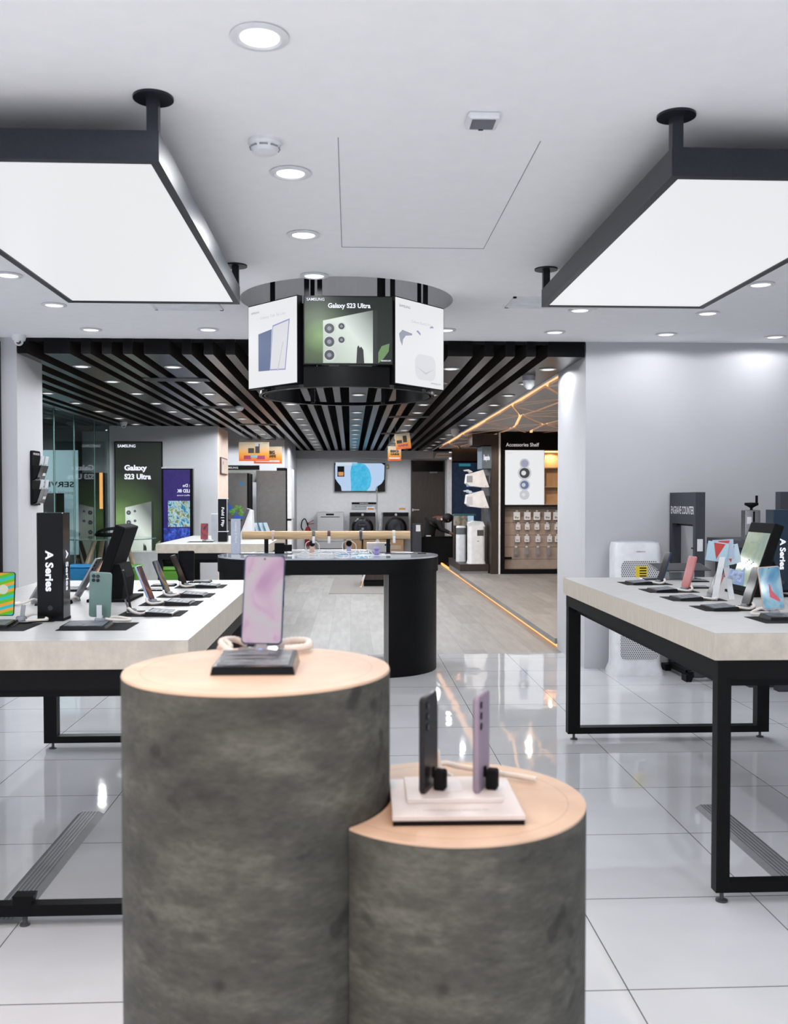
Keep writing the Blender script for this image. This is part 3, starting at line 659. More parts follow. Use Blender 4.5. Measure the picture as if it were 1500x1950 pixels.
def card(label, x, y, z, rz, w_=.15, d_=.105, h_=.014):
    t = thing('info_card', label, 'price card holder', (x, y, z), rz)
    mb = MB(); mb.add([(-w_/2, -d_/2, 0), (w_/2, -d_/2, 0), (w_/2, d_/2, 0), (-w_/2, d_/2, 0), (-w_/2+.003, -d_/2+.002, h_*.7), (w_/2-.003, -d_/2+.002, h_*.7), (w_/2-.005, d_/2-.004, h_*1.15), (-w_/2+.005, d_/2-.004, h_*1.15)],
                      [(0,3,2,1),(4,5,6,7),(0,1,5,4),(1,2,6,5),(2,3,7,6),(3,0,4,7)])
    mb.build('block', M_blackg, t)
    mb = MB(); mb.add([(-w_/2+.010, -d_/2+.010, h_*.7+.0012), (w_/2-.012, -d_/2+.010, h_*.7+.0012), (w_/2-.012, d_/2-.012, h_*1.15+.0006), (-w_/2+.010, d_/2-.012, h_*1.15+.0006)], [(0, 1, 2, 3)])
    mb.build('printed_face', M_info, t)
    mb = MB()
    for i in range(3):
        f = .25+.22*i; yy = -d_/2+.010+(d_-.022)*f; zz = h_*(.7+.45*f)+.0018
        mb.add([(-w_/2+.018, yy-.003, zz), (-w_/2+.018+(.05, .085, .07)[i], yy-.003, zz), (-w_/2+.018+(.05, .085, .07)[i], yy+.003, zz+.0003), (-w_/2+.018, yy+.003, zz+.0003)], [(0, 1, 2, 3)])
    mb.build('printed_lines', M_dletter, t); return t
def matt(label, x, y, z, rz=0, w_=.22, d_=.19):
    return tag(MB().prism(rrect(w_, d_, .004), 0, .0016).build('counter_mat', M_blackm, None, loc=(x, y, z), rot=(0, 0, rz)), label, 'mat')
TZ = .905
# tall pedestal: pink-screen phone
phone('smartphone with glowing pink and lilac screen on the tall round pedestal', -.169, 1.795, PZ+.016, 0, math.radians(13), M_navy, S_pink, w_=.078, h_=.172, roll=math.radians(1.5))
t = thing('phone_stand', 'clear phone stand with thick cream coiled cable on the tall pedestal', 'phone stand', (-.169, 1.795, PZ))
MB().prism(rrect(.085, .045, .010), 0, .009).build('puck', M_puck, t); MB().prism([(-.006, .006), (.016, .006), (.036, .06), (.028, .062)], -.010, .010, plane='yz').build('bracket', M_puck, t)
MB().cyl((0, -.024, .007), .005, .003, 'y', 16).build('status_light', em('blue_led', (.2, .4, 1), 1.2), t)
MB().tube(coil([(.03, .03, .012), (.055, .04, .017), (.085, .03, .017), (.088, .0, .012), (.062, -.012, .010), (.045, -.015, .010)]), .0075, 10, ripple=.12).build('coiled_cable', M_cream, t, True)
MB().tube(coil([(-.03, .03, .012), (-.055, .03, .022), (-.075, .0, .022), (-.06, -.03, .012), (-.045, -.05, .010)]), .0065, 10, ripple=.12).build('coiled_cable', M_cream, t, True)
MB().tube(coil([(-.078, -.01, .010), (-.07, .005, .022), (-.055, -.02, .016), (-.065, -.035, .008)]), .005, 8, ripple=.12).build('cable_clip', M_cream, t, True)
t = card('black price card holder on the tall round pedestal in front of the pink phone', -.161, 1.628, PZ, math.radians(-.8), .140, .125, .020)
# short pedestal: white double base with two phones on edge
t = thing('product_stand', 'white two-step display base with black underside on the short pedestal', 'display base', (.172, 1.570, QZ), math.radians(-1.0))
B(-.104, -.100, 0, .104, .098, .008).build('black_underside', M_blackm, t)
B(-.105, -.101, .008, .105, .099, .016, bev=.001).build('plate', mat('display_white', (.63, .60, .59), .45), t)
B(-.080, -.040, .016, .078, .085, .024, bev=.001).build('upper_step', mat('display_white', (.63, .60, .59), .45), t)
text('SAMSUNG Galaxy S22 Ultra 5G', 'lettering', M_dletter, t, (-.055, -.078, .0165), width=.105, height=.007, rot=(0, 0, 0))
MB().prism(rrect(.034, .062, .006, cx=.0, cy=.03), .024, .0245).build('printed_outline', M_whitem, t)
def edge_phone(label, x, y, rz, body, face):
    t = phone(label, x, y, QZ+.0225, rz, 0, body, face, w_=.078, h_=.163, th=.009)
    return t
edge_phone('black smartphone standing on edge on the white base of the short pedestal', .128, 1.590, math.radians(-112), M_phb, S_black)
edge_phone('lavender smartphone standing on edge on the white base of the short pedestal', .218, 1.590, math.radians(-112), M_lilacb, S_black)
for xx, lb in ((.150, 'small black clip holder gripping the black phone on the white base'), (.238, 'small black clip holder gripping the lavender phone on the white base')):
    t = thing('phone_clip', lb, 'phone holder', (xx, 1.580, QZ+.024), math.radians(-20)); B(-.009, -.010, 0, .011, .012, .034, bev=.003).build('clip_body', M_blackm, t); B(-.013, -.004, .020, -.009, .006, .037).build('clip_tongue', M_blackm, t)
tag(MB().tube(coil([(.15, 1.735, QZ+.008), (.172, 1.745, QZ+.022), (.20, 1.745, QZ+.016), (.25, 1.725, QZ+.012), (.30, 1.70, QZ+.010), (.335, 1.682, QZ+.008)]), .0055, 10, ripple=.12).build('coiled_cable', M_cream, None, True),
    'cream coiled security cable lying on the short pedestal behind the phones', 'cable')
tag(MB().tube(coil([(.148, 1.70, QZ+.007), (.155, 1.725, QZ+.03), (.16, 1.73, QZ+.05), (.165, 1.72, QZ+.02), (.185, 1.70, QZ+.010)]), .004, 8, ripple=.12).build('coiled_cable', M_cream, None, True),
    'short cream cable stub rising behind the black phone on the short pedestal', 'cable')

# ================================================================ DISPLAY TABLES
def frame_loop(x0, x1, y, wleg, dy, zt, nm_, t):
    """steel loop standing across the table: two legs, a floor bar and a top bar"""
    zb = .036
    for xa in (x0, x1-wleg):
        B(xa, y-dy, zb, xa+wleg, y+dy, zt).build('leg', M_black, t)
    B(x0+wleg, y-dy, zb, x1-wleg, y+dy, zb+.036).build('floor_bar', M_black, t)
    for xa in (x0+wleg/2+.005, x1-wleg/2-.005):
        MB().lathe([(.020, 0), (.020, .006), (.007, .010), (.007, zb)], 20, (xa, y, 0)).build('levelling_foot', M_dsteel, t, True)
def table(x0, x1, y0, y1, label, near=.046, farw=.068):
    t = thing('display_table', label, 'table', (x0, y0, 0)); W, L = x1-x0, y1-y0
    mb = MB(); mb.box(0, 0, TZ-.090, W, L, TZ-.001); mb.build('tabletop', M_lamside, t)
    B(0, 0, TZ-.001, W, L, TZ).build('top_laminate', M_lamtop, t)
    mb = MB(); zt = TZ-.09; h = .065
    mb.box(.015, .012, zt-h, W-.015, .055, zt); mb.box(.015, L-.055, zt-h, W-.015, L-.012, zt); mb.box(.015, .055, zt-h, .055, L-.055, zt); mb.box(W-.055, .055, zt-h, W-.015, L-.055, zt)
    mb.box(.06, .08, zt-h-.035, W-.06, L-.08, zt-.01)
    mb.build('apron', M_black, t)
    frame_loop(.015, W-.015, .035, near, .022, zt-h, '', t); frame_loop(.015, W-.015, L-.045, farw, .03, zt-h, '', t)
    return t
RX0, RX1, RY0, RY1 = 1.197, 2.37, 3.045, 5.27
LX0, LX1, LY0, LY1 = -1.66, -.507, 2.97, 5.20
table(RX0, RX1, RY0, RY1, 'pale wood display table with black frame on the right')
t = table(LX0, LX1, LY0, LY1, 'pale wood display table with black frame on the left')
mb = MB(); mb.prism([(.60, .10), (.665, .10), (.655, .055), (.63, .035), (.605, .055)], .012, .058, plane='xz'); mb.build('bracket_foot', M_black, t)
MB().lathe([(.016, 0), (.016, .006), (.008, .012), (.008, .036)], 16, (.632, .035, 0)).build('levelling_foot', M_dsteel, t, True)
table(-1.925, -.805, 9.45, 11.7, 'pale wood display table standing beyond the black oval table')
def track(x0, x1, y0, y1, label):
    t = thing('cable_cover', label, 'cable cover', (x0, y0, 0)); W, L = x1-x0, y1-y0
    MB().prism([(0, 0), (.022, .013), (W-.022, .013), (W, 0)], 0, L, plane='xz').build('ramp', mat('dull_aluminium', (.16, .165, .175), .55, metal=.2), t)
    mb = MB()
    for k in range(5): xx = .03+(W-.06)*k/4; mb.box(xx-.002, 0, .013, xx+.002, L, .0150)
    mb.build('ribs', M_grey, t)
track(-1.165, -1.05, 3.02, 4.06, 'flat grey ribbed floor cable cover under the left table')
track(1.50, 1.62, 2.4, 4.03, 'flat grey ribbed floor cable cover under the right table')

# left table stations (phones face the aisle, lean away from it)
def station(x, y, face_dir, desc, short, body, face, lean=22, twist=0, cams=3, cable=1):
    rz = math.radians(90 if face_dir > 0 else -90) + math.radians(twist)
    s = face_dir
    matt('thin black mat under the ' + short, x + s*.085, y-.02, TZ, 0, .24, .19)
    phone(desc, x, y, TZ+.013, rz, math.radians(lean), body, face, cams=cams)
    stand('clear phone stand with coiled cable for the ' + short, x, y, TZ+.0016, rz, cable, sx=(-1 if s > 0 else 1))
    card('black price card holder in front of the ' + short, x + s*.125, y-.05, TZ+.0016, rz-math.radians(twist), .15, .105)
station(-.838, 4.83, 1, 'dark phone farthest back on the aisle side of the left table', 'farthest dark phone on the left table', M_phb, S_black, 22, -6)
station(-.835, 4.38, 1, 'navy phone with dune wallpaper, third back on the left table aisle side', 'navy phone with dune wallpaper', M_navy, S_dune, 22, -4)
station(-.840, 4.05, 1, 'pale blue phone with dark red wallpaper, second on the left table aisle side', 'pale blue phone with dark red wallpaper', M_lblue, S_night, 22, -5)
station(-.845, 3.69, 1, 'black phone seen from its edge behind the sage green phone', 'edge-on phone behind the sage green one', M_phb, S_black, 10, 14)
phone('large black phone seen face on at the back of the left table', -.862, 5.0, TZ+.012, math.radians(6), math.radians(8), M_phb, S_black, w_=.085, h_=.16)
# sage green phone, back to the camera
matt('thin black mat under the sage green phone on the left table', -.87, 3.30, TZ, 0, .235, .20)
phone('sage green phone with four camera lenses, its back to us, on the left table', -.898, 3.43, TZ+.018, math.radians(180), math.radians(-8)*-1, M_sage, S_black, cams=4, roll=math.radians(-4), w_=.077, h_=.165)
stand('white phone stand with cream coiled cable behind the sage green phone', -.893, 3.41, TZ+.0016, 0, 1, back=True)
B(-.009, -.012, .012, .009, -.009, .062).build('back_support', M_white, bpy.data.objects[[o.name for o in bpy.data.objects if o.get('label', '').startswith('white phone stand with cream')][0]])
card('black price card holder lying in front of the sage green phone', -.905, 3.285, TZ+.0016, 0, .155, .12, .013)
# striped phone at the left edge
matt('thin black mat under the striped phone at the left picture edge', -1.22, 3.30, TZ, 0, .26, .20)
phone('tablet-sized phone with green, teal and orange striped screen at the left picture edge', -1.275, 3.44, TZ+.022, math.radians(4), math.radians(10), M_phb, S_stripe, w_=.135, h_=.158)
mb = MB().ball((.028, -.0012, .095), .017, seg=20, sc=(1, .12, 1)); mb.build('pictured_ball', em('picture_ball', (.55, .60, .50), 1), [o for o in bpy.data.objects if o.get('label', '').startswith('tablet-sized')][0], True)
stand('clear phone stand with cream coiled cable beside the striped phone', -1.19, 3.47, TZ+.0016, 0, 1)
card('black price card holder in front of the striped phone', -1.24, 3.32, TZ+.0016, 0, .15, .12, .014)
tag(MB().tube(coil([(-1.20, 3.40, TZ+.004), (-1.15, 3.385, TZ+.004), (-1.12, 3.39, TZ+.006), (-1.06, 3.43, TZ+.004)]), .0025, 8).build('black_lead', M_blackm, None, True), 'thin black power lead by the foot of the A Series tower'.replace('A Series ', 'left lettered '), 'cable')
# left rear of the left table
phone('grey phone seen edge on, leaning right, between striped phone and black tower', -1.345, 4.06, TZ+.015, math.radians(-100), math.radians(32), M_silverb, S_black)
card('black price card holder under the grey leaning phone left of the black tower', -1.24, 4.01, TZ, 0, .13, .10)
stand('clear phone stand of the grey leaning phone left of the tower', -1.33, 4.06, TZ, math.radians(-100), 1)
phone('dark grey phone seen edge on just right of the black tower', -1.19, 4.15, TZ+.015, math.radians(-95), math.radians(30), M_silverb, S_black, h_=.20)
stand('clear phone stand just right of the black tower', -1.19, 4.15, TZ, math.radians(-95), 1)
phone('rose bronze phone seen edge on, leaning right, on the left table', -1.262, 4.66, TZ+.015, math.radians(-98), math.radians(30), M_bronze, S_black, w_=.075, h_=.17)
stand('clear phone stand holding the rose bronze phone', -1.262, 4.66, TZ, math.radians(-98), 0)
card('black price card holder beside the rose bronze phone', -1.36, 4.62, TZ, 0, .15, .12)
phone('small pale blue phone back just behind the rose bronze phone', -1.17, 4.86, TZ+.03, math.radians(180), math.radians(6), M_lblue, S_black, h_=.15)
stand('clear phone stand of the small pale blue phone', -1.17, 4.85, TZ, math.radians(180), 0)
for (x, y, lb) in ((-.96, 4.62, 'flat black price card behind the tilted display, nearest of three'), (-.95, 4.86, 'flat black price card behind the tilted display, middle of three'), (-.80, 5.07, 'flat black price card at the far edge of the left table')):
    card(lb, x, y, TZ, 0, .12, .09, .008)
# lettered towers
def tower(x, y, label, sidesgn, front_m=M_blackg):
    t = thing('sign_tower', label, 'sign tower', (x, y, TZ)); W, D, H = .093, .088, .392
    B(-W/2, -D/2, 0, W/2, D/2, H, bev=.002).build('column', front_m, t)
    B(-W/2-.001, -D/2-.001, .0, W/2+.001, D/2+.001, .010).build('plinth', M_blackm, t)
    text('A Series', 'front_lettering', E_text, t, (-.016, -D/2-.0012, .256), width=.148, height=.029, down=True, bold=.035)
    o = text('A Series', 'side_lettering', E_text, t, (sidesgn*(W/2+.0012), (-.012 if sidesgn > 0 else .012), .256), width=.148, height=.029, down=True, bold=.02, rot=(PI/2, 0, PI/2 if sidesgn > 0 else -PI/2))
    MB().cyl((0, -D/2-.001, .048), .009, .001, 'y', 20).build('round_emblem', mat('emblem_grey', (.03, .03, .033), .3), t)
    return t
tower(-1.082, 3.50, 'tall black glossy sign tower with glowing vertical letters on the left table', 1)
tower(2.045, 4.425, 'blue-black sign tower with glowing vertical letters on the right table', -1, mat('blue_black_gloss', (.010, .026, .050), .15, spec=.3))
# tilted table displays
def kiosk(x, y, label, face):
    t = thing('tilted_display', label, 'display', (x, y, TZ)); a = math.radians(19)
    o = B(-.13, 0, 0, .13, .045, .34, bev=.004).build('panel', M_blackm, t, loc=(0, 0, .012), rot=(-a, 0, 0))
    B(-.118, -.0015, .03, .118, 0, .29).build('display', face, o)
    MB().prism([(.03, 0), (.13, 0), (.14, .10), (.12, .16), (.075, .16)], -.10, .10, plane='yz').build('rear_support', M_blackm, t)
    B(-.14, -.01, 0, .14, .17, .012).build('base', M_blackm, t)
    t.rotation_euler = (0, 0, -PI/2); return t, o
t, o = kiosk(1.80, 4.30, 'dark tilted table display with pale green poster on the right table', screen_mat('pale_green_poster', 'n', [(.30, .40, .38), (.38, .47, .34), (.42, .50, .40)], .8))
mb = MB()
for k in range(9): mb.box(-.06+k*.013, -.0026, .12+.008*(k % 5), -.053+k*.013, -.0016, .126+.008*(k % 5))
mb.build('pictured_dots', em('picture_navy', (.01, .02, .06), 1), o); text('GALAXY A', 'lettering', em('picture_navy', (.01, .02, .06), 1), o, (-.05, -.0022, .235), width=.10, height=.009)
MB().prism([(-.10, .03), (-.02, .12), (.03, .03)], -.0024, -.0016, plane='xz').build('pictured_swash', em('picture_blue', (.04, .13, .35), 1), o)
kiosk(-1.115, 4.22, 'black tilted table display seen from behind on the left table', S_black)
# right table stations
station(1.624, 4.90, -1, 'dark blue phone farthest back on the aisle side of the right table', 'farthest dark blue phone, right table', M_navy, S_black, 17, 2)
station(1.615, 4.50, -1, 'coral pink phone on the right table', 'coral pink phone', M_pinkb, mat('pink_gloss', (.50, .16, .16), .12), 15, 8)
station(1.598, 4.13, -1, 'black phone with coral edge beside the leaflet holder on the right table', 'coral edged black phone', M_pinkb, S_black, 24, 5)
station(1.600, 3.76, -1, 'black phone nearest us on the aisle side of the right table', 'nearest black phone, right table', M_phb, S_black, 17, 3)
matt('thin black mat under the blue screen phone at the right picture edge', 1.60, 3.37, TZ, 0, .26, .19)
phone('rose edged phone with pale blue screen at the right picture edge', 1.617, 3.53, TZ+.018, math.radians(-8), math.radians(12), M_bronze, S_blue, w_=.082, h_=.168, roll=math.radians(-5))
MB().prism([(-.010, .05), (.022, .03), (.028, .035), (.0, .075), (-.004, .1), (-.008, .1)], -.0016, -.0008, plane='xz').build('pictured_figure', em('picture_coral', (.55, .10, .14), 1), [o for o in bpy.data.objects if o.get('label', '').startswith('rose edged')][0])
stand('clear phone stand with cream cable under the blue screen phone', 1.617, 3.53, TZ+.0016, 0, 1, sx=-1)
card('black price card holder in front of the blue screen phone', 1.60, 3.40, TZ+.0016, 0, .16, .10)
for (x, y, lb) in ((1.66, 5.12, 'flat black price card at the far left of the right table, under the tablet'), (1.85, 4.98, 'flat black price card behind the coral pink phone'), (1.72, 4.62, 'small flat black price card beside the leaflet holder')):
    card(lb, x, y, TZ, 0, .12, .08, .008)
t = thing('tablet', 'dark tablet lying slanted on a clear stand at the far edge of the right table', 'tablet', (1.82, 5.16, TZ))
o = B(-.15, -.09, 0, .15, .09, .008, bev=.003).build('body', M_dsteel, t, loc=(0, 0, .062), rot=(math.radians(8), 0, 0)); B(-.143, -.083, .008, .143, .083, .0086).build('screen', S_black, o)
t = thing('tablet_stand', 'clear acrylic block stand under the slanted tablet', 'tablet stand', (1.82, 5.16, TZ)); B(-.07, -.05, 0, .07, .05, .045, bev=.004).build('block', M_clear, t); B(-.10, -.07, 0, .10, .07, .006).build('foot', M_clear, t)
t = thing('leaflet_holder', 'white splay-legged leaflet holder with pale blue and red leaflets', 'leaflet holder', (1.625, 4.03, TZ), math.radians(-6))
for a, b in ((-.045, -.012), (.045, .012)):
    MB().prism([(a-.012, 0), (a+.012, 0), (b+.012, .19), (b-.012, .19)], -.003, .003, plane='xz').build('leg', M_clear if 0 else M_white, t, loc=(0, 0 if a < 0 else .05, 0))
for k, (dx, dz, rr, c) in enumerate(((-.035, .17, .15, (.42, .58, .68)), (.0, .18, -.05, (.40, .50, .62)), (.035, .155, -.22, (.50, .62, .70)))):
    l_ = B(-.045, -.002+k*.004, 0, .045, -.001+k*.004, .085).build('leaflet', mat('leaflet_%d' % k, c, .5), t, loc=(dx, .02, dz), rot=(0, rr, 0))
    MB().prism([(-.02, .08), (.03, .08), (.0, .01)], -.003+k*.004, -.002+k*.004, plane='xz').build('leaflet_print', mat('leaflet_red', (.50, .05, .04), .5), l_)
tag(B(-.03, -.001, 0, .03, .001, .045).build('price_tag', mat('price_tag_print', (.35, .42, .62), .4, noise=.4, ns=60), None, loc=(1.66, 4.02, TZ+.09), rot=(0, .3, 0)), 'small blue and white hanging price tag under the leaflets', 'price tag')

# ================================================================ OVAL TABLE AND WHAT STANDS ON IT
OX0, OX1, OY0, OY1 = -1.053, .702, 7.07, 8.09
t = thing('oval_table', 'black oval display table with glossy pale top in the middle', 'table', ((OX0+OX1)/2, (OY0+OY1)/2, 0))
def stadium(x0, x1, r, n=28):
    pts = []
    for i in range(n+1): a = -PI/2+PI*i/n; pts.append((x1-r+r*math.cos(a), r*math.sin(a)))
    for i in range(n+1): a = PI/2+PI*i/n; pts.append((x0+r+r*math.cos(a), r*math.sin(a)))
    return pts
hw = (OX1-OX0)/2; rr0 = (OY1-OY0)/2
MB().prism(stadium(-hw, hw, rr0), .782, .893).build('skirt', M_black, t, True)
MB().prism(stadium(-hw+.002, hw-.002, rr0-.002), .893, TZ).build('top', mat('pale_glass_top', (.50, .53, .58), .07, coat=.3), t, True)
def halfd(sgn, x_in, r, n=48):
    cx_ = hw-.012-r; am = math.acos((x_in-cx_)/r); pts = []
    for i in range(n+1): a = -am+2*am*i/n; pts.append((sgn*(cx_+r*math.cos(a)), r*math.sin(a)))
    return pts
for sg in (1, -1):
    MB().prism([(x, y) for x, y in halfd(sg, hw-.415, rr0-.012)], 0, .782).build('leg', M_black, t, True)
    MB().prism([(x, y) for x, y in halfd(sg, hw-.413, rr0-.010)], .60, .781).build('leg_collar', M_black, t, True)
    q = sorted((sg*(hw-.415), sg*(hw-.418))); B(q[0], -.485, 0, q[1], .485, .78).build('inner_panel', mat('grey_wood_panel', (.24, .23, .22), .5), t)
t = thing('acrylic_sign', 'frosted acrylic sign standing at the left end of the oval table', 'sign', (-.927, 7.70, TZ), math.radians(-4))
B(-.038, -.012, 0, .038, .012, .285, bev=.003).build('block', mat('frosted_acrylic', (.50, .55, .64), .3, trans=.15), t)
text('Galaxy Z Flip4', 'lettering', M_letter, t, (-.008, -.0128, .262), width=.17, height=.020, down=True, bold=.02)
t = thing('watch_bar', 'round wooden rail on two black posts across the oval table', 'watch display rail', (0, 7.75, TZ))
MB().cyl((-.88, 0, .150), .034, 1.37, 'x', 32).build('rail', M_wood, t, True)
for x in (-.685, .31):
    B(x-.016, -.012, 0, x+.016, .012, .122).build('post', M_black, t); MB().prism(rrect(.42, .16, .01, cx=x), 0, .006).build('foot_plate', M_dsteel, t)
for k, (x, c, lb) in enumerate(((-.63, (.55, .42, .38), 'rose pink'), (-.30, (.12, .13, .14), 'dark grey and white'), (-.175, (.10, .04, .05), 'burgundy and white'), (.135, (.05, .05, .08), 'navy'), (.405, (.62, .60, .52), 'cream'))):
    t = thing('watch_strap', lb + ' watch strap wrapped around the wooden rail', 'watch strap', (x-.05 if k > 2 else x, 7.75, TZ+.150), 0, None)
    vs = arc_band(.0345, .0385, -.012, .012, math.radians(-60), math.radians(200), 20); vs.M = Matrix.Identity(4)
    mb = MB(); mb.add([(p[2], p[0], p[1]) for p in vs.v], vs.f); mb.build('strap', mat('strap_%d' % k, c, .5), t, True)
    if k in (1, 2, 4): B(-.010, -.045, -.065, .012, -.036, -.008, bev=.003).build('strap_tail', M_white, t)
    else: B(-.009, -.043, -.045, .009, -.037, -.008, bev=.003).build('strap_tail', mat('strap_%d' % k, c, .5), t)
t = thing('speaker_box', 'small black cube box under the left part of the wooden rail', 'box', (-.575, 7.70, TZ)); B(-.038, -.03, 0, .038, .03, .088, bev=.003).build('case', M_blackm, t); B(.038, -.01, .02, .10, .02, .075).build('plug', M_blackg, t)
def watch(x, label, c):
    t = thing('smartwatch', label, 'smart watch', (x, 7.80, TZ))
    B(-.020, 0, .0, .020, .02, .075, bev=.004).build('strap', mat(c[0], c[1], .5), t)
    MB().cyl((0, -.006, .078), .024, .010, 'y', 24).build('dial', M_blackg, t, True)
    B(-.022, .0, .105, .022, .018, .118, bev=.003).build('clip', M_white, t)
    MB().tube(coil([(-.02, 0, .10), (-.05, 0, .08), (-.052, 0, .04), (-.03, -.01, .01)]), .0035, 8).build('cable', M_white, t, True)
    MB().tube(coil([(.02, 0, .10), (.055, 0, .07), (.058, 0, .03), (.05, -.02, .01)]), .0035, 8).build('cable', M_white, t, True)
watch(-.315, 'smart watch with peach strap on a white charger, left one on the oval table', ('peach_strap', (.70, .48, .36)))
watch(-.012, 'smart watch with lilac strap on a white charger, right one on the oval table', ('lilac_strap', (.42, .38, .60)))
random.seed(3)
for k in range(7):
    x = -.42+k*.085; pts = [(x, 7.55+random.uniform(-.08, .12), TZ+.006)]
    for q in range(4): pts.append((x+.05*(q+1)+random.uniform(-.03, .05), 7.56+random.uniform(-.1, .12), TZ+.006+random.uniform(0, .03)*(q < 3)))
    tag(MB().tube(coil(pts), .0038, 6).build('charging_cable', M_white, None, True), 'loose white charging cable in the tangle on the oval table', 'cable', 'tangled white charging cables on the oval table')
t = thing('power_strip', 'flat white power strip lying behind the tangled cables on the oval table', 'power strip', (-.16, 7.93, TZ)); B(-.33, -.02, 0, .33, .02, .022, bev=.004).build('housing', M_white, t)
mb = MB(); [mb.cyl((-.25+i*.12, 0, .022), .014, .001) for i in range(5)]; mb.build('sockets', M_grey, t)
t = thing('adapter_box', 'white adapter box with three black sockets near the right post of the rail', 'power adapter', (.235, 7.86, TZ)); B(-.10, -.03, 0, .10, .03, .085, bev=.004).build('case', M_white, t)
mb = MB(); [mb.cyl((.055+i*.018, -.0312, .065), .007, .001, 'y', 12) for i in range(3)]; mb.build('sockets', M_blackm, t); MB().prism([(-.03, .085), (.01, .085), (-.005, .125), (-.012, .125)], -.01, .01, plane='xz').build('nozzle', M_white, t)
t = thing('earbud_case', 'small lilac earbud case on the oval table', 'earbud case', (.208, 7.50, TZ+.002)); B(-.026, -.018, 0, .026, .018, .036, bev=.010).build('lower_shell', M_purple, t); B(-.026, -.018, .037, .026, .018, .062, bev=.010).build('lid', M_purple, t)
tag(MB().prism(rrect(.26, .12, .02), 0, .002).build('charging_pad', M_white, None, loc=(.19, 7.50, TZ)), 'thin white pad under the lilac earbud case', 'pad')
tag(MB().prism(rrect(.07, .03, .006), 0, .006).build('card_reader', M_blackm, None, loc=(.585, 7.70, TZ)), 'small flat black gadget at the right end of the oval table', 'gadget')
tag(MB().prism(rrect(.30, .10, .02), 0, .003).build('display_mat', mat('cyan_mat', (.20, .45, .62), .5), None, loc=(.05, 7.66, TZ)), 'pale blue mat under the cables on the oval table', 'mat')

# ================================================================ SECOND WOODEN TABLE ITEMS
phone('flip phone with orange and red screen on the far pale table', -1.548, 10.1, TZ+.02, 0, math.radians(6), M_dsteel, S_red, w_=.078, h_=.17)
stand('clear phone stand of the orange screen flip phone', -1.548, 10.1, TZ, 0, 1, col=M_white)
matt('black mat under the orange screen flip phone', -1.56, 9.95, TZ, 0, .26, .2)
t = thing('sign_tower', 'slim black tower with white outline and glowing vertical letters', 'sign tower', (-1.335, 10.0, TZ)); B(-.048, -.05, 0, .048, .05, .45, bev=.002).build('column', M_blackg, t)
mb = MB(); mb.box(-.050, -.052, .448, .050, .052, .454); mb.box(-.050, -.0525, .105, .050, -.0505, .111); mb.box(.046, -.053, .10, .050, -.05, .45); mb.box(-.050, -.053, .10, -.047, -.05, .45); mb.box(.0485, -.052, .105, .0515, .052, .111); mb.build('light_outline', E_text, t)
text('Fold | Flip', 'front_lettering', E_text, t, (-.018, -.0516, .36), width=.20, height=.036, down=True, bold=.02)
t = thing('acrylic_sign', 'frosted white acrylic sign left of the slim lettered tower', 'sign', (-1.43, 10.12, TZ)); B(-.045, -.01, 0, .045, .01, .29, bev=.003).build('block', mat('frosted_white', (.62, .64, .70), .3), t); text('Galaxy Z Fold4', 'lettering', M_letter, t, (.016, -.0108, .25), width=.17, height=.018, down=True)
t = thing('tilted_display', 'white backed tilted display on the far pale table', 'display', (-1.27, 10.55, TZ), math.radians(-90)); o = B(-.13, 0, 0, .13, .03, .36).build('panel', M_dsteel, t, loc=(0, 0, .01), rot=(math.radians(-22), 0, 0)); MB().prism([(.035, 0), (.20, 0), (.19, .32), (.165, .33)], -.11, .11, plane='yz').build('rear_support', M_white, t)
for k, (x, y) in enumerate(((-1.16, 11.2), (-1.07, 11.25), (-1.01, 11.3), (-.96, 11.35))):
    t = phone('slim tablet with blue cover leaning in the row on the far pale table', x, y, TZ+.01, math.radians(72), math.radians(22), mat('cyan_cover', (.05, .32, .50), .4), mat('tablet_glass', (.45, .50, .55), .15), w_=.11, h_=.17, name='tablet', grp='row of leaning tablets on the far pale table'); t['category'] = 'tablet'
    B(-.03, -.02, -.012, .03, .03, .004).build('foot', M_white, t)
# ================================================================ RIGHT: PURIFIER, ENGRAVING COUNTER
mesh_m = mat('purifier_grille', (.62, .63, .65), .5); n, l, b = nodes(mesh_m); nt = mesh_m.node_tree
tc = n.new('ShaderNodeTexCoord'); sp = n.new('ShaderNodeSeparateXYZ'); l.new(tc.outputs['Object'], sp.inputs[0])
def hexd(v, per): return math_node(nt, 'SUBTRACT', math_node(nt, 'FRACT', math_node(nt, 'MULTIPLY', v, 1/per)), .5)
def dotf(ox, oz):
    a = hexd(math_node(nt, 'ADD', sp.outputs[0], 5+ox), .0160); c = hexd(math_node(nt, 'ADD', sp.outputs[2], 5+oz), .0277)
    return math_node(nt, 'LESS_THAN', math_node(nt, 'ADD', math_node(nt, 'MULTIPLY', math_node(nt, 'MULTIPLY', a, a), .256), math_node(nt, 'MULTIPLY', math_node(nt, 'MULTIPLY', c, c), .767)), .0210)
dd = math_node(nt, 'MAXIMUM', dotf(0, 0), dotf(.008, .01385))
mx = n.new('ShaderNodeMix'); mx.data_type = 'RGBA'; l.new(dd, mx.inputs[0]); mx.inputs[6].default_value = (.62, .63, .65, 1); mx.inputs[7].default_value = (.05, .055, .06, 1); l.new(mx.outputs[2], b.inputs['Base Color'])
t = thing('air_purifier', 'tall white air purifier with perforated front and yellow energy label', 'air purifier', (2.20, 7.22, 0))
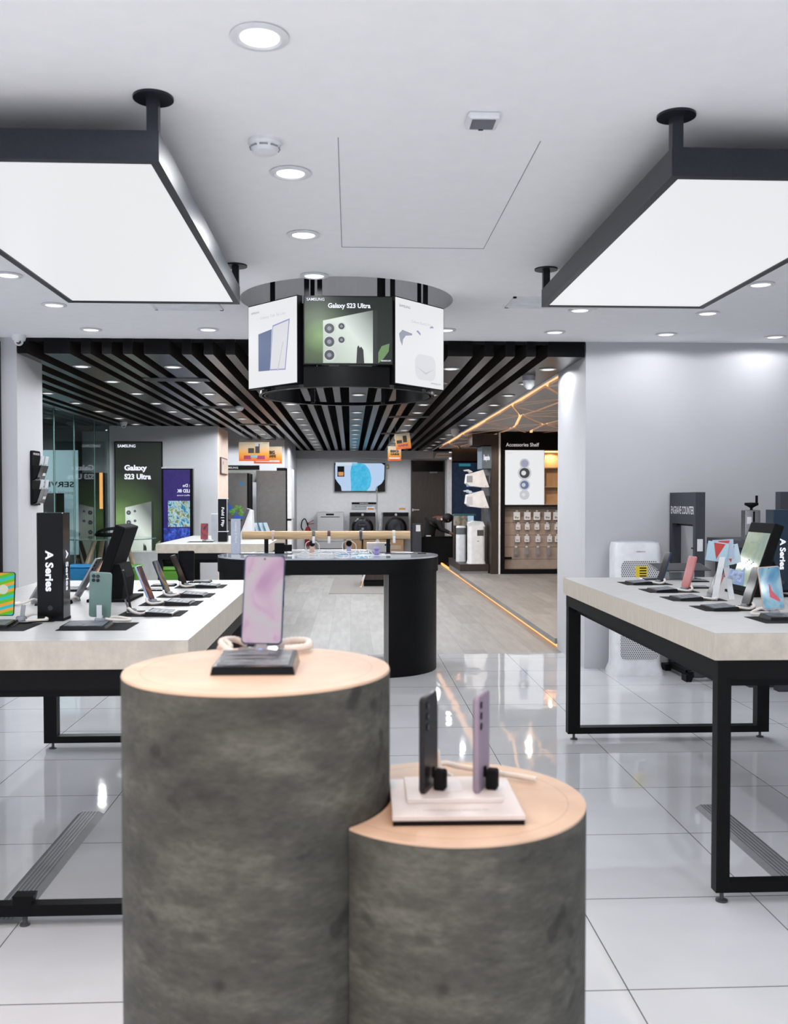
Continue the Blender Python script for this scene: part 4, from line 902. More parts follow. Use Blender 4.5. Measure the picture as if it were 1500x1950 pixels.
def rr_loft(levels, name, m_, par):
    mb = MB(); vs = []; n_ = None
    for (w_, d_, r, z) in levels:
        p_ = rrect(w_, d_, r, 6); n_ = len(p_); vs += [(a, b, z) for a, b in p_]
    fs = [tuple(range(n_))[::-1], tuple(range(len(vs)-n_, len(vs)))]
    for q in range(len(levels)-1):
        for k in range(n_): fs.append((q*n_+k, q*n_+(k+1) % n_, (q+1)*n_+(k+1) % n_, (q+1)*n_+k))
    mb.add(vs, fs); return mb.build(name, m_, par, True)
rr_loft([(.40, .30, .06, 0), (.40, .30, .06, .018), (.36, .27, .06, .075), (.355, .265, .06, .12), (.355, .265, .06, .97), (.335, .245, .055, 1.015)], 'housing', M_white, t)
rr_loft([(.30, .21, .05, 1.012), (.29, .20, .05, 1.022)], 'top_grille', mat('pale_grey_top', (.45, .48, .54), .4), t)
MB().prism(rrect(.29, .52, .04, cy=.62), -.1345, -.1330, plane='xz').build('upper_grille', mesh_m, t); MB().prism(rrect(.29, .22, .04, cy=.235), -.1345, -.1330, plane='xz').build('lower_grille', mesh_m, t)
B(-.035, -.1375, .74, .055, -.1348, .84).build('energy_label', mat('energy_yellow', (.75, .55, .02), .5), t); B(-.035, -.137, .63, .055, -.1348, .74).build('info_sticker', M_whitem, t)
mb = MB(); 
for k, z in enumerate((.825, .805, .785, .765, .72, .70, .68, .66)): mb.box(-.005, -.1382, z-.005, .048, -.1376, z+.004)
mb.build('label_print', M_blackm, t); text('SAMSUNG', 'lettering', M_dletter, t, (-.03, -.134, .945), width=.07, height=.009, bold=.02)
tag(MB().tube(coil([(2.42, 7.30, .006), (2.47, 7.33, .02), (2.49, 7.38, .006), (2.50, 7.40, .006)]), .004, 8).build('floor_cable', M_blackm, None, True), 'short dark power cord on the floor right of the white air purifier', 'cord')
t = thing('engraving_stand', 'black gate-shaped stand with the engraving counter sign on its lintel', 'display stand', (2.53, 6.83, 0))
M_char = mat('charcoal_board', (.030, .034, .045), .6)
B(0, 0, 1.16, .072, .56, 1.40).build('sign_lintel', M_char, t)
B(0, 0, .03, .072, .05, 1.16).build('side_post', M_char, t); B(0, .50, .03, .072, .56, 1.16).build('side_post', M_char, t); B(.04, .05, 1.145, .065, .50, 1.16).build('cross_rail', M_black, t)
mb = MB(); mb.prism([(-.02, .03), (.20, .03), (.24, 0), (.24, .05), (.18, .07), (-.02, .07)], .02, .08, plane='xz'); mb.prism([(-.06, 0), (-.02, 0), (0, .05), (-.06, .05)], .0, .1, plane='xz'); mb.prism([(-.06, 0), (-.02, 0), (0, .05), (-.06, .05)], .46, .56, plane='xz'); mb.box(-.03, .1, .03, .02, .46, .07); mb.build('base_feet', M_black, t)
text('ENGRAVE COUNTER', 'lettering', M_letter, t, (-.001, .53, 1.235), width=.50, height=.060, rot=(PI/2, 0, -PI/2), bold=.01)
B(-.0015, .04, .98, 0, .08, .99).build('clip', M_black, t)
B(.014, -.0015, .965, .056, 0, 1.055).build('blank_notice', M_whitem, t)
t = thing('engraving_counter', 'dark counter top behind the black gate-shaped stand', 'counter', (2.80, 6.56, 0)); B(0, 0, 1.0, 1.2, .75, 1.05).build('top', mat('dark_grey_top', (.07, .07, .08), .5), t); B(.05, .05, 0, 1.15, .7, 1.0).build('body', M_char, t)
t = thing('engraving_machine', 'grey engraving machine column with black hand crank', 'engraving machine', (2.90, 6.72, 1.05)); 
B(-.055, -.03, 0, .055, .05, .22, bev=.003).build('column', M_steel, t); B(.0, -.034, .02, .012, -.028, .21).build('guide_slot', M_blackm, t); B(-.045, -.032, .12, -.012, -.0305, .17).build('label_plate', M_white, t)
MB().lathe([(.010, .22), (.010, .235), (.035, .25), (.048, .255), (.048, .272), (.01, .274)], 24).build('hand_wheel', M_blackm, t, True); MB().cyl((.038, 0, .27), .009, .055).build('crank_handle', M_blackm, t, True)
B(-.02, -.12, .0, .10, -.03, .07, bev=.004).build('head', M_steel, t); MB().cyl((-.05, -.09, .02), .028, .022).build('drive_knob', M_dsteel, t, True); B(.03, -.11, .0, .09, -.05, .03).build('spindle', M_steel, t)
t = thing('engraving_gate', 'second black stand at the right picture edge behind the lettered tower', 'display stand', (2.99, 6.45, 0)); B(0, 0, 1.15, .6, .08, 1.40).build('sign_lintel', M_char, t); B(0, 0, 0, .08, .08, 1.15).build('side_post', M_char, t); B(.52, 0, 0, .6, .08, 1.15).build('side_post', M_char, t)
# ================================================================ LEFT: BROCHURE RACK
t = thing('brochure_rack', 'black wall rack of white brochures on the left pillar', 'brochure rack', (XL, 7.80, 1.30))
mb = MB(); mb.prism(rrect(.20, .44, .02, cy=.22), 0, .018, plane='yz'); mb.build('back_panel', M_blackg, t)
for z in (.03, .22):
    mb = MB()
    for y in (-.095, -.002, .088): mb.prism([(.018, z-.02), (.05, z-.01), (.085, z+.10), (.018, z+.10)], y, y+.008, plane='xz')
    mb.prism([(.018, z-.02), (.05, z-.01), (.085, z+.10), (.081, z+.10), (.047, z), (.018, z-.014)], -.095, .096, plane='xz'); mb.build('pocket', M_blackg, t)
    for k, y in enumerate((-.082, .012)):
        o = B(0, y, 0, .006, y+.07, .16).build('brochure', mat('brochure_paper', (.55, .55, .58), .6), t, loc=(.05 + .006*k, 0, z+.02), rot=(0, math.radians(11), 0)); B(-.002, y+.02, .06, .0, y+.05, .09).build('brochure_print', M_dletter, o); o.location.x += 0
        B(.006, y+.02, .06, .0075, y+.05, .095).build('brochure_print', M_dletter, o); 
text('INFORMATION', 'lettering', M_letter, t, (.019, -.075, .405), width=.15, height=.018, rot=(PI/2, 0, PI/2))

# ================================================================ BACK LEFT: POSTER WALL, STOOLS, GLASS TABLE
E_ad2 = green_ad('tall_green_advert', -.30, 1.05, 1.4)
t = thing('lightbox_poster', 'tall dark green lightbox poster of a phone on the grey wall', 'poster', (-3.22, 14.56, 0))
B(-.36, 0, .35, .36, .035, 2.23).build('frame', M_black, t); B(-.345, -.003, .365, .345, 0, 2.215).build('display', E_ad2, t)
s23_picture(t, -.345+.0, .37, .69, 1.19, -.006, (.655, .53, .405, .675, .55), .72, 1.05)
text('SAMSUNG', 'lettering', E_text, t, (-.31, -.006, 2.14), width=.27, height=.045, bold=.02)
text('Galaxy', 'lettering', E_text, t, (-.21, -.006, 1.765), width=.34, height=.11, bold=.04); text('S23 Ultra', 'lettering', E_text, t, (-.21, -.006, 1.655), width=.40, height=.085, bold=.04)
t = thing('television_display', 'tall screen display with purple picture and mirrored lettering by the poster wall', 'display screen', (-2.50, 13.9, 0))
B(-.23, 0, 0, .21, .10, 1.80).build('cabinet', M_blackg, t); B(-.24, -.01, 1.80, .23, .11, 1.82).build('top_trim', M_steel, t)
B(-.215, -.004, .62, .165, 0, 1.785).build('display', screen_mat('violet_display', 'n', [(.022, .010, .15), (.03, .012, .18), (.035, .014, .21)], .8), t)
B(-.15, -.006, .95, .165, -.004, 1.33).build('pictured_scenery', screen_mat('scenery', 'n', [(.01, .04, .14), (.05, .30, .5), (.5, .7, .75), (.30, .32, .06), (.03, .12, .30)], .9), t)
B(-.215, -.006, .62, .165, -.004, .93).build('pictured_swirl', screen_mat('blue_swirl', 'n', [(.01, .01, .08), (.02, .06, .45), (.10, .18, .75)], .9), t)
text('LED 8K', 'lettering', E_text, t, (.165, -.007, 1.45), width=.185, height=.05, mirror=True, bold=.02); text(': Do', 'lettering', E_text, t, (.165, -.007, 1.53), width=.10, height=.045, mirror=True, bold=.02); text('effect moves', 'lettering', E_text, t, (.165, -.007, 1.40), width=.185, height=.022, mirror=True)
t = thing('certificate', 'framed certificate with ribbon seal on the warm-lit wall end', 'framed certificate', (-2.006, 15.1, 1.74))
B(0, -.40, 0, .02, .32, .265).build('frame', mat('mahogany', (.05, .02, .015), .4), t); B(.019, -.37, .02, .022, .29, .245).build('paper', mat('certificate_paper', (.62, .52, .45), .6), t); MB().cyl((.022, -.2, .18), .03, .002, 'x', 20).build('seal', mat('seal_blue', (.12, .15, .32), .5), t)
t = thing('glass_table', 'round glass table with splayed pale wooden legs beside the poster', 'table', (-3.35, 13.35, 0))
MB().lathe([(.62, .80), (.625, .806), (.62, .812)], 48).build('glass_top', mat('table_glass', (.55, .78, .70), .03, trans=.85, ior=1.3, noise=0), t, True)
for a in (40, 130, 220, 310):
    c, s_ = math.cos(math.radians(a)), math.sin(math.radians(a))
    MB().tube([(c*.50, s_*.50, 0), (c*.22, s_*.22, .80)], .032, 10).build('leg', M_lwood, t)
t = thing('curved_visor', 'black curved visor-shaped gadget lying on the glass table', 'gadget', (-3.32, 13.3, .812))
MB().tube(coil([(-.22, .05, .05), (-.14, -.06, .10), (0, -.11, .13), (.14, -.06, .14), (.22, .05, .14)]), .022, 10).build('band', M_blackg, t, True); MB().tube(coil([(-.22, .05, .05), (-.1, .0, .045), (.05, .0, .05), (.22, .05, .06)]), .03, 10).build('lower_pad', M_blackm, t, True)
t = thing('white_plinth', 'low white plinth in front of the green poster', 'plinth', (-3.0, 14.0, 0)); B(-.25, 0, .12, .22, .4, .58).build('box', M_white, t); B(-.24, .01, 0, .21, .39, .12).build('toe_kick', M_wallg, t)
def stool(x, y, s_, m_, label, h_=.45):
    t = thing('cube_stool', label, 'stool', (x, y, 0)); B(-s_, -s_, .02, s_, s_, h_-.03, bev=.015).build('body', m_, t); B(-s_-.006, -s_-.006, h_-.03, s_+.006, s_+.006, h_+.01, bev=.02).build('seat_pad', m_, t)
stool(-2.93, 12.55, .17, M_green, 'green cube stool in front of the glass table', .48); 
stool(-3.45, 12.3, .17, M_blue, 'bright blue cube stool by the glass wall', .50); stool(-3.02, 11.95, .21, M_brown, 'brown leather stool in front of the glass wall', .47)
stool(-2.45, 13.2, .17, M_green, 'green cube stool behind the legs of the far pale table', .40)
# beyond the glass
t = thing('hanging_banner', 'pale blue banner with mirrored lettering beyond the glass wall', 'banner', (-4.85, 15.6, 0))
B(-.5, .0, 0, -.46, .03, .45).build('support_leg', M_dsteel, t); B(.26, .0, 0, .30, .03, .45).build('support_leg', M_dsteel, t); B(-.62, 0, .45, .42, .03, 2.15).build('panel', em('pale_banner', (.19, .27, .31), 1, base=(.4, .5, .55)), t)
text('SERVICE', 'lettering', M_blackm, t, (.36, -.003, 1.55), width=.62, height=.09, mirror=True, bold=.02); text('special edition', 'lettering', M_dletter, t, (.38, -.003, 1.42), width=.6, height=.07, mirror=True)
t = thing('dark_cabinet', 'black cabinet with orange edge light beyond the glass wall', 'cabinet', (-4.25, 15.4, 0)); B(-.10, 0, 0, .28, .3, 1.78).build('carcass', M_blackm, t); B(.22, -.01, 1.20, .27, 0, 1.78).build('light_edge', E_orange, t)
tag(B(-.16, 0, 0, .16, .1, 1.45).build('dark_pillar_sign', M_blackm, None, loc=(-4.75, 15.3, 0)), 'narrow dark blue pillar sign in front of the pale banner', 'sign')
random.seed(5)
for k in range(7):
    t = thing('mall_light', 'small bright ceiling light seen through the glass wall', 'ceiling light', (-4.3-random.random()*3.2, 13+k*.75, 2.62), 0, 'mall ceiling lights beyond the glass'); MB().cyl((0, 0, -.012), .07, .010).build('lens', E_lamp, t)
for k in range(3): spot((-5.0-.5*k, 10.5+2*k, 2.58), 60)
for k, (x, y, z, c) in enumerate(((-3.3, 8.6, 1.4, .9), (-3.5, 9.4, 1.0, .5))): pass
# ================================================================ ALCOVE: FRIDGES, BANNERS
M_fr = mat('fridge_graphite', (.13, .128, .125), .38, metal=.35)
t = thing('fridge', 'grey fridge with lime and mint sticker and blue round badge', 'fridge', (-2.23, 16.2, 0))
B(0, .06, .03, .50, .66, 1.80).build('body', M_blackm, t); B(0, 0, 1.0, .47, .06, 1.80, bev=.008).build('upper_door', M_fr, t); B(0, 0, .05, .47, .06, .985, bev=.008).build('lower_door', M_fr, t)
B(0, .0, 1.80, .10, .1, 1.86).build('hinge_cover', M_dsteel, t)
MB().cyl((.38, -.004, 1.62), .042, .004, 'y', 24).build('round_badge', mat('badge_blue', (.02, .15, .26), .4), t)
MB().prism([(.02, 1.28), (.17, 1.28), (.30, 1.12), (.30, 1.10), (.16, 1.10), (.02, 1.22)], -.003, 0, plane='xz').build('blue_sticker', mat('sticker_blue', (.02, .10, .45), .4), t)
for x, z, r_ in ((.22, 1.14, .055), (.35, 1.19, .055), (.29, 1.21, .045), (.37, 1.11, .045)): MB().lathe([(r_, 0), (r_*.9, -.003), (r_*.3, -.004)], 24, (x, -.004, z), axis='y').build('lime_sticker', mat('sticker_lime', (.10, .26, .05), .4, noise=.5, ns=25), t)
B(.24, -.005, 1.02, .46, -.002, 1.08).build('blue_strip', mat('sticker_blue', (.02, .10, .45), .4), t)
t = thing('fridge', 'large dark grey fridge seen from its side, doors facing the aisle', 'fridge', (-1.66, 16.8, 0))
B(0, 0, .03, .52, .80, 1.86).build('body', M_fr, t); B(.36, 0, 1.86, .52, .8, 1.91).build('hinge_cover', M_blackm, t); B(.52, .01, .03, .545, .79, 1.90).build('door_gasket', M_blackm, t)
B(.545, 0, .05, .62, .40, .985, bev=.006).build('lower_door', M_white, t); B(.545, 0, 1.0, .62, .80, 1.90, bev=.006).build('upper_door', M_white, t); B(.545, -.002, .975, .615, .3, 1.01).build('handle_recess', M_blackg, t)
t = thing('wall_sign', 'wide sign with black heading on the alcove wall above the fridge', 'sign', (-2.30, 17.0, 1.66)); B(0, 0, 0, .68, .02, .30).build('board', mat('sign_grey', (.40, .44, .42), .5), t); B(0, -.003, .22, .68, 0, .30).build('heading_strip', M_blackg, t)
text('SAMSUNG', 'lettering', M_letter, t, (.06, -.005, .24), width=.24, height=.035, bold=.02); text('INVERTER', 'lettering', M_dletter, t, (.12, -.003, .11), width=.42, height=.06)
M_sun = mat('sunset_print', (.75, .30, .05), .6); n, l, b = nodes(M_sun)
def banner(x0, x1, y, z0, z1, label, rz=0, two=False):
    name = 'sunset_%d' % int(z0*100)
    m = mat(name, (.75, .30, .05), .6, emit=(.1, .04, .01), es=0); n, l, b = nodes(m)
    tc = n.new('ShaderNodeTexCoord'); sp = n.new('ShaderNodeSeparateXYZ'); l.new(tc.outputs['Object'], sp.inputs[0])
    mr = n.new('ShaderNodeMapRange'); mr.inputs[1].default_value = 0; mr.inputs[2].default_value = z1-z0; l.new(sp.outputs[2], mr.inputs[0])
    r = n.new('ShaderNodeValToRGB'); l.new(mr.outputs[0], r.inputs[0]); e = r.color_ramp.elements
    e[0].position = 0; e[0].color = (.72, .10, .02, 1); e[1].position = .8; e[1].color = (.78, .66, .48, 1); q = r.color_ramp.elements.new(.4); q.color = (.82, .38, .04, 1); l.new(r.outputs[0], b.inputs['Base Color'])
    t = thing('hanging_banner', label, 'banner', (x0, y, z0), rz); W, H = x1-x0, z1-z0
    B(0, 0, 0, W, .012, H).build('board', m, t)
    for xx in (W*.1, W*.9): B(xx-.002, .004, H, xx+.002, .008, ZS-z0).build('hanging_wire', M_steel, t)
    return t, W, H
M_mag = mat('print_magenta', (.35, .03, .12), .5); M_dp = mat('print_dark', (.03, .025, .03), .5); M_cy = mat('print_cyan', (.2, .5, .62), .5)
t, W, H = banner(-1.81, -1.32, 15.5, 1.975, 2.285, 'wide orange promotion banner hanging left, showing a fridge and a washer')
B(.15, -.003, .13, .245, 0, .21).build('pictured_oven', M_dp, t); B(.265, -.003, .13, .335, 0, .28).build('pictured_fridge', M_dp, t); B(.26, -.004, .24, .32, -.001, .30).build('pictured_cloud', M_whitem, t)
B(.08, -.003, .03, .20, 0, .09).build('price_block', M_mag, t); B(.29, -.003, .03, .42, 0, .09).build('price_block', M_mag, t); B(.19, -.004, .06, .30, -.001, .10).build('offer_block', M_cy, t); text('SAMSUNG', 'lettering', M_dp, t, (.39, -.003, .29), width=.08, height=.010)
t, W, H = banner(-1.62, -1.15, 16.0, 1.955, 2.24, 'orange promotion banner hanging partly behind the wide left one')
text('BIG', 'lettering', M_dp, t, (.26, -.003, .155), width=.09, height=.06, bold=.05); text('GAINS', 'lettering', M_dp, t, (.24, -.003, .10), width=.13, height=.05, bold=.05); B(.03, -.003, .025, .43, 0, .055).build('white_strip', M_whitem, t)
t, W, H = banner(.595, .805, 15.0, 1.965, 2.195, 'lower small orange promotion banner hanging on the right')
text('BIG', 'lettering', M_dp, t, (.04, -.003, .13), width=.13, height=.04, bold=.05); text('GAINS', 'lettering', M_dp, t, (.04, -.003, .085), width=.14, height=.035, bold=.05); B(.02, -.003, .03, .19, 0, .05).build('white_strip', M_whitem, t)
t, W, H = banner(.70, .935, 14.4, 2.105, 2.345, 'upper small orange promotion banner hanging on the right', 0)
t.rotation_euler = (0, math.radians(-7), math.radians(8))
B(.12, -.003, .10, .18, 0, .20).build('pictured_fridge', M_dp, t); B(.02, -.003, .09, .10, 0, .14).build('pictured_oven', M_dp, t); text('GAINS', 'lettering', M_mag, t, (.03, -.003, .04), width=.16, height=.035, bold=.05)
# ================================================================ BACK WALL
t = thing('television', 'wall television showing a blue and white coastline picture on the back wall', 'television', (.22, 21.9, 1.54))
B(-.585, 0, 0, .585, .06, .66).build('cabinet', M_blackg, t)
MB().prism([(-.42, .01), (.36, .01), (.38, .10), (.50, .18), (.56, .28), (.57, .60), (.50, .65), (-.52, .65), (-.57, .60), (-.57, .30), (-.52, .22), (-.44, .12)], -.004, -.001, plane='xz').build('picture', em('picture_ice', (.45, .60, .82), 1), t)
MB().prism([(-.20, .01), (.16, .01), (.24, .12), (.27, .30), (.22, .50), (.12, .62), (.02, .655), (-.18, .655), (-.22, .45)], -.006, -.004, plane='xz').build('pictured_water', screen_mat('water', 'n', [(.03, .40, .68), (.06, .46, .72), (.10, .50, .75)], 1), t)
B(-.56, -.006, .60, -.06, -.003, .67).build('picture_band', em('picture_white', (.6, .68, .76), 1), t); B(-.52, -.008, .34, -.36, -.005, .58).build('pictured_window', M_blackg, t); B(-.50, -.0095, .36, -.38, -.008, .45).build('pictured_glow', mat('picture_amber', (.3, .12, .03), .5, emit=(.35, .15, .04), es=1), t)
t = thing('dishwasher', 'silver dishwasher against the back wall', 'dishwasher', (-.45, 21.35, .25))
B(-.29, 0, 0, .29, .55, .82).build('body', M_steel, t); B(-.30, -.03, .16, .30, 0, .82, bev=.006).build('door', M_steel, t); B(-.10, -.033, .745, .08, -.03, .785).build('control_window', M_blackg, t); B(-.22, -.034, .70, .21, -.03, .715).build('handle_slot', M_blackm, t); B(-.29, -.01, -.10, .29, .5, 0).build('kick_plate', M_dsteel, t); B(-.06, .0, .82, .10, .08, .84).build('white_tag', M_white, t)
t = thing('appliance_plinth', 'low dark plinth carrying the appliances along the back wall', 'plinth', (.28, 21.25, 0)); B(-1.05, 0, 0, 1.06, .7, .15).build('box', M_dsteel, t)
def washer(x, label, cone):
    t = thing('washing_machine', label, 'washing machine', (x, 21.4, .45)); M_w = mat('washer_graphite', (.06, .055, .055), .35, metal=.3)
    B(-.29, 0, 0, .29, .5, .61, bev=.008).build('body', M_w, t); B(-.285, -.006, .52, .285, 0, .60).build('control_panel', M_blackg, t)
    MB().cyl((-.0, -.03, .56), .028, .025, 'y', 24).build('dial', M_chrome, t, True)
    mb = MB(); mb.lathe([(.25, 0), (.245, -.04), (.20, -.05), (.19, -.03)], 40, (0, 0, .26), axis='y', cap=False); mb.build('door_ring', M_blackg, t, True)
    MB().lathe([(.195, -.028), (.12, -.035), (.05, -.03)], 32, (0, 0, .26), axis='y').build('door_glass', mat('washer_glass', (.02, .022, .03), .08), t, True)
    if cone: MB().cyl((0, -.05, .24), .03, .01, 'y', 20).build('drum_badge', M_chrome, t, True); text('EcoBubble', 'lettering', M_grey, t, (-.08, -.04, .32), width=.16, height=.02)
    else: B(-.29, -.02, .585, .29, 0, .61).build('top_edge', M_blackg, t)
    return t
washer(.275, 'dark front-loading washing machine under the sign by the television', True); washer(1.03, 'dark front-loading washing machine beside the dark door', False)
for x, lb, w_ in ((.12, 'plain cardboard carton under the left washing machine, left one', .25), (.53, 'plain cardboard carton under the left washing machine, right one', .24), (.98, 'cardboard carton with a pale printed label under the right washing machine', .34)):
    t = thing('cardboard_box', lb, 'box', (x, 21.27, .15)); B(-w_+.0, 0, 0, w_-.12, .5, .295, bev=.003).build('carton', M_card, t)
    B(-w_, .24, .293, w_-.12, .26, .298).build('packing_tape', mat('tape_tan', (.45, .33, .2), .3), t)
    if x > .9: B(-.1, -.003, .08, .16, 0, .17).build('printed_label', mat('label_beige', (.45, .36, .28), .6), t)
t = thing('wall_sign', 'small sign with black heading above the left washing machine', 'sign', (.03, 21.97, 1.13)); B(0, 0, 0, .58, .015, .16).build('board', mat('sign_pale', (.45, .48, .50), .5), t); B(0, -.002, .11, .58, 0, .16).build('heading_strip', M_blackg, t); text('SAMSUNG', 'lettering', M_letter, t, (.18, -.003, .12), width=.2, height=.025, bold=.02); text('AI EcoBubble', 'lettering', M_dletter, t, (.07, -.002, .04), width=.40, height=.045, bold=.02)
for x, lb in ((.46, 'small white and orange price card on the left washing machine'), (1.18, 'small white and orange price card on the right washing machine')):
    t = thing('price_card', lb, 'price card', (x, 21.50, 1.06)); B(-.09, 0, 0, .09, .01, .13).build('board', M_whitem, t); B(-.07, -.002, .06, .07, 0, .10).build('orange_print', mat('print_orange', (.6, .25, .05), .5), t)
t = thing('leaning_poster', 'tall narrow poster leaning between the two washing machines', 'poster', (.60, 21.20, .15)); MB().prism([(-.05, 0), (-.02, 0), (.12, .92), (.09, .92)], 0, .02, plane='xz').build('board', mat('poster_grey', (.35, .36, .38), .4, noise=.4, ns=20), t)
t = thing('fire_extinguisher', 'fire extinguisher with black hose loop left of the dishwasher', 'fire extinguisher', (-.98, 21.915, .28)); B(-.03, .06, .20, .03, .085, .30).build('wall_bracket', M_dsteel, t); MB().lathe([(.07, 0), (.075, .02), (.075, .36), (.04, .43), (.02, .45)], 24).build('cylinder', M_red, t, True)
MB().tube(coil([(0, 0, .46), (-.06, -.02, .62), (-.13, -.02, .58), (-.15, -.02, .44), (-.11, -.03, .36)]), .013, 8).build('hose', M_blackm, t, True); MB().tube([(0, 0, .45), (0, 0, .54)], .012, 8).build('valve', M_dsteel, t); MB().tube([(0, 0, .52), (.13, 0, .60)], .009, 8).build('lever', M_red, t); MB().tube([(0, 0, .50), (.14, 0, .52)], .009, 8).build('grip', M_red, t)
t = thing('slim_pole', 'thin grey floor pole standing in front of the television', 'pole', (.575, 20.5, 0)); MB().cyl((0, 0, 0), .012, 1.62).build('tube', M_steel, t, True); MB().cyl((0, 0, 0), .10, .01).build('foot', M_steel, t, True)
t = thing('wall_alarm', 'small brass and white alarm fitting right of the television', 'alarm', (.87, 21.97, 2.06)); B(-.03, 0, 0, .03, .03, .11).build('box', mat('brass', (.35, .28, .12), .4, metal=.6), t); B(-.03, -.02, .03, .0, 0, .07).build('button', M_white, t)
t = thing('door_closer_unit', 'pale air curtain box above the dark door', 'air curtain', (1.93, 21.6, 2.30)); MB().prism([(0, 0), (.50, .03), (.46, .12), (.05, .12)], 0, .15, plane='xz').build('housing', M_wallg, t); B(.05, -.004, .05, .42, 0, .07).build('slot', M_grey, t)
t = thing('floor_rug', 'grey rug on the plank floor seen beneath the oval table', 'rug', (.35, 14.9, 0)); MB().prism([(-.66, -1.4), (.6, -1.4), (.6, 1.8), (-.62, 1.8)], .0, .006).build('pile', M_rug, t)
t = thing('dark_bench', 'low dark bench seen beneath the oval table on the rug', 'bench', (.45, 14.6, .006)); B(-.26, 0, .10, .5, .7, .42).build('seat', M_dwood, t); B(-.24, .02, 0, .48, .68, .10).build('base', M_blackm, t)
t = thing('leaning_poster', 'white and orange leaflet board leaning on the dark bench', 'poster', (.20, 14.45, .006)); MB().prism([(-.06, 0), (-.03, 0), (.08, .36), (.05, .36)], 0, .012, plane='xz').build('board', M_whitem, t); MB().prism([(-.055, .02), (-.035, .02), (-.015, .10), (-.035, .10)], -.002, 0, plane='xz').build('orange_print', mat('print_orange', (.6, .25, .05), .5), t)
# ================================================================ SALES COUNTER AND SEATED PERSON
t = thing('sales_counter', 'low black counter in front of the dark door', 'counter', (1.48, 19.5, 0)); B(0, 0, 0, .72, .55, .56).build('body', M_blackm, t); B(-.01, -.01, .56, .73, .56, .585, bev=.006).build('top', M_blackg, t)
t = thing('qr_stand', 'dark upright stand with a blank white notice left of the black counter', 'stand', (1.37, 19.3, 0)); B(-.10, 0, 0, .08, .10, .86).build('post', M_char, t); B(-.03, -.003, .70, .06, 0, .83).build('notice', M_whitem, t)
tag(B(-.05, -.03, 0, .05, .03, .02, bev=.004).build('card_box', M_whitem, None, loc=(1.62, 19.6, .585)), 'small white card box on the black counter', 'box')
def skin(name, vs, es, rad, m_, parent, sub=2, root=0):
    me = bpy.data.meshes.new(name); me.from_pydata(vs, es, []); o = bpy.data.objects.new(name, me); C.objects.link(o)
    md = o.modifiers.new('s', 'SKIN'); 
    for i, r in enumerate(rad): me.skin_vertices[0].data[i].radius = (r, r) if isinstance(r, (int, float)) else r; me.skin_vertices[0].data[i].use_root = (i == root)
    sb = o.modifiers.new('u', 'SUBSURF'); sb.levels = sub; sb.render_levels = sub
    dg = bpy.context.evaluated_depsgraph_get(); dg.update(); m2 = bpy.data.meshes.new_from_object(o.evaluated_get(dg)); bpy.data.objects.remove(o)
    m2.materials.clear(); m2.materials.append(m_); [setattr(p, 'use_smooth', True) for p in m2.polygons]
    o = bpy.data.objects.new(name, m2); C.objects.link(o); o.parent = parent; return o
t = thing('person', 'person in black clothes bending forward over the black counter', 'person', (1.82, 20.35, 0))
# body: skin-coloured base, then clothes
V = [(-.10, .05, .50), (-.12, .04, .68), (-.06, .0, .85), (.05, -.05, .95), (.14, -.08, .95), (.22, -.11, .93), (.29, -.14, .92),
     (.06, -.22, .90), (.12, -.33, .72), (.30, -.42, .64), (.36, -.43, .62), (.40, -.44, .61),
     (.02, .13, .90), (.10, .10, .72), (.26, -.10, .65), (.33, -.18, .625),
     (-.10, -.06, .47), (.22, -.02, .46), (.24, -.02, .08), (.32, -.04, .05), (-.10, .15, .47), (.22, .17, .46), (.24, .17, .08), (.32, .16, .05)]
Ed = [(0,1),(1,2),(2,3),(3,4),(4,5),(5,6),(3,7),(7,8),(8,9),(9,10),(10,11),(3,12),(12,13),(13,14),(14,15),(0,16),(16,17),(17,18),(18,19),(0,20),(20,21),(21,22),(22,23)]
Rr = [.13, .12, .135, .11, .055, .085, .09, .055, .042, .032, .035, .022, .055, .042, .03, .03, .085, .065, .045, .035, .085, .065, .045, .035]
skin('body', V, Ed, Rr, M_skin, t)
skin('clothing', V[:4] + [V[7], V[8], V[9], V[12], V[13], V[14], V[16], V[17], V[18], V[20], V[21], V[22]], [(0,1),(1,2),(2,3),(3,4),(4,5),(5,6),(3,7),(7,8),(8,9),(0,10),(10,11),(11,12),(0,13),(13,14),(14,15)],
     [.14, .13, .145, .118, .066, .052, .036, .066, .052, .036, .095, .075, .056, .095, .075, .056], M_cloth, t)
MB().ball((.265, -.125, .955), .108, seg=20, sc=(1.08, .95, .95)).build('hair', M_hair, t, True)
MB().ball((.36, -.15, .90), .016, seg=10, sc=(1.2, .9, .9)).build('nose', M_skin, t, True); MB().ball((.27, -.235, .90), .018, seg=10, sc=(.8, .5, 1.2)).build('ear', M_skin, t, True)
B(.10, -.215, .91, .14, -.205, .95).build('sleeve_logo', M_white, t, rot=(0, 0, 0)); B(.25, -.19, .72, .265, -.18, .82).build('lanyard_card', M_whitem, t)
for k in range(5): MB().tube(coil([(.40, -.455+.012*k, .607), (.425+(.0, .006, .009, .006, -.004)[k], -.462+.014*k, .604), (.445+(.0, .008, .011, .007, -.014)[k], -.463+.015*k, .594)]), .0075, 6).build('finger', M_skin, t, True)
t = thing('office_stool', 'black stool under the person in black behind the counter', 'stool', (1.74, 20.42, 0)); MB().cyl((0, 0, .32), .19, .07).build('seat', M_blackm, t, True); MB().cyl((0, 0, .02), .025, .3).build('column', M_dsteel, t, True); MB().cyl((0, 0, 0), .2, .02).build('base', M_dsteel, t, True)
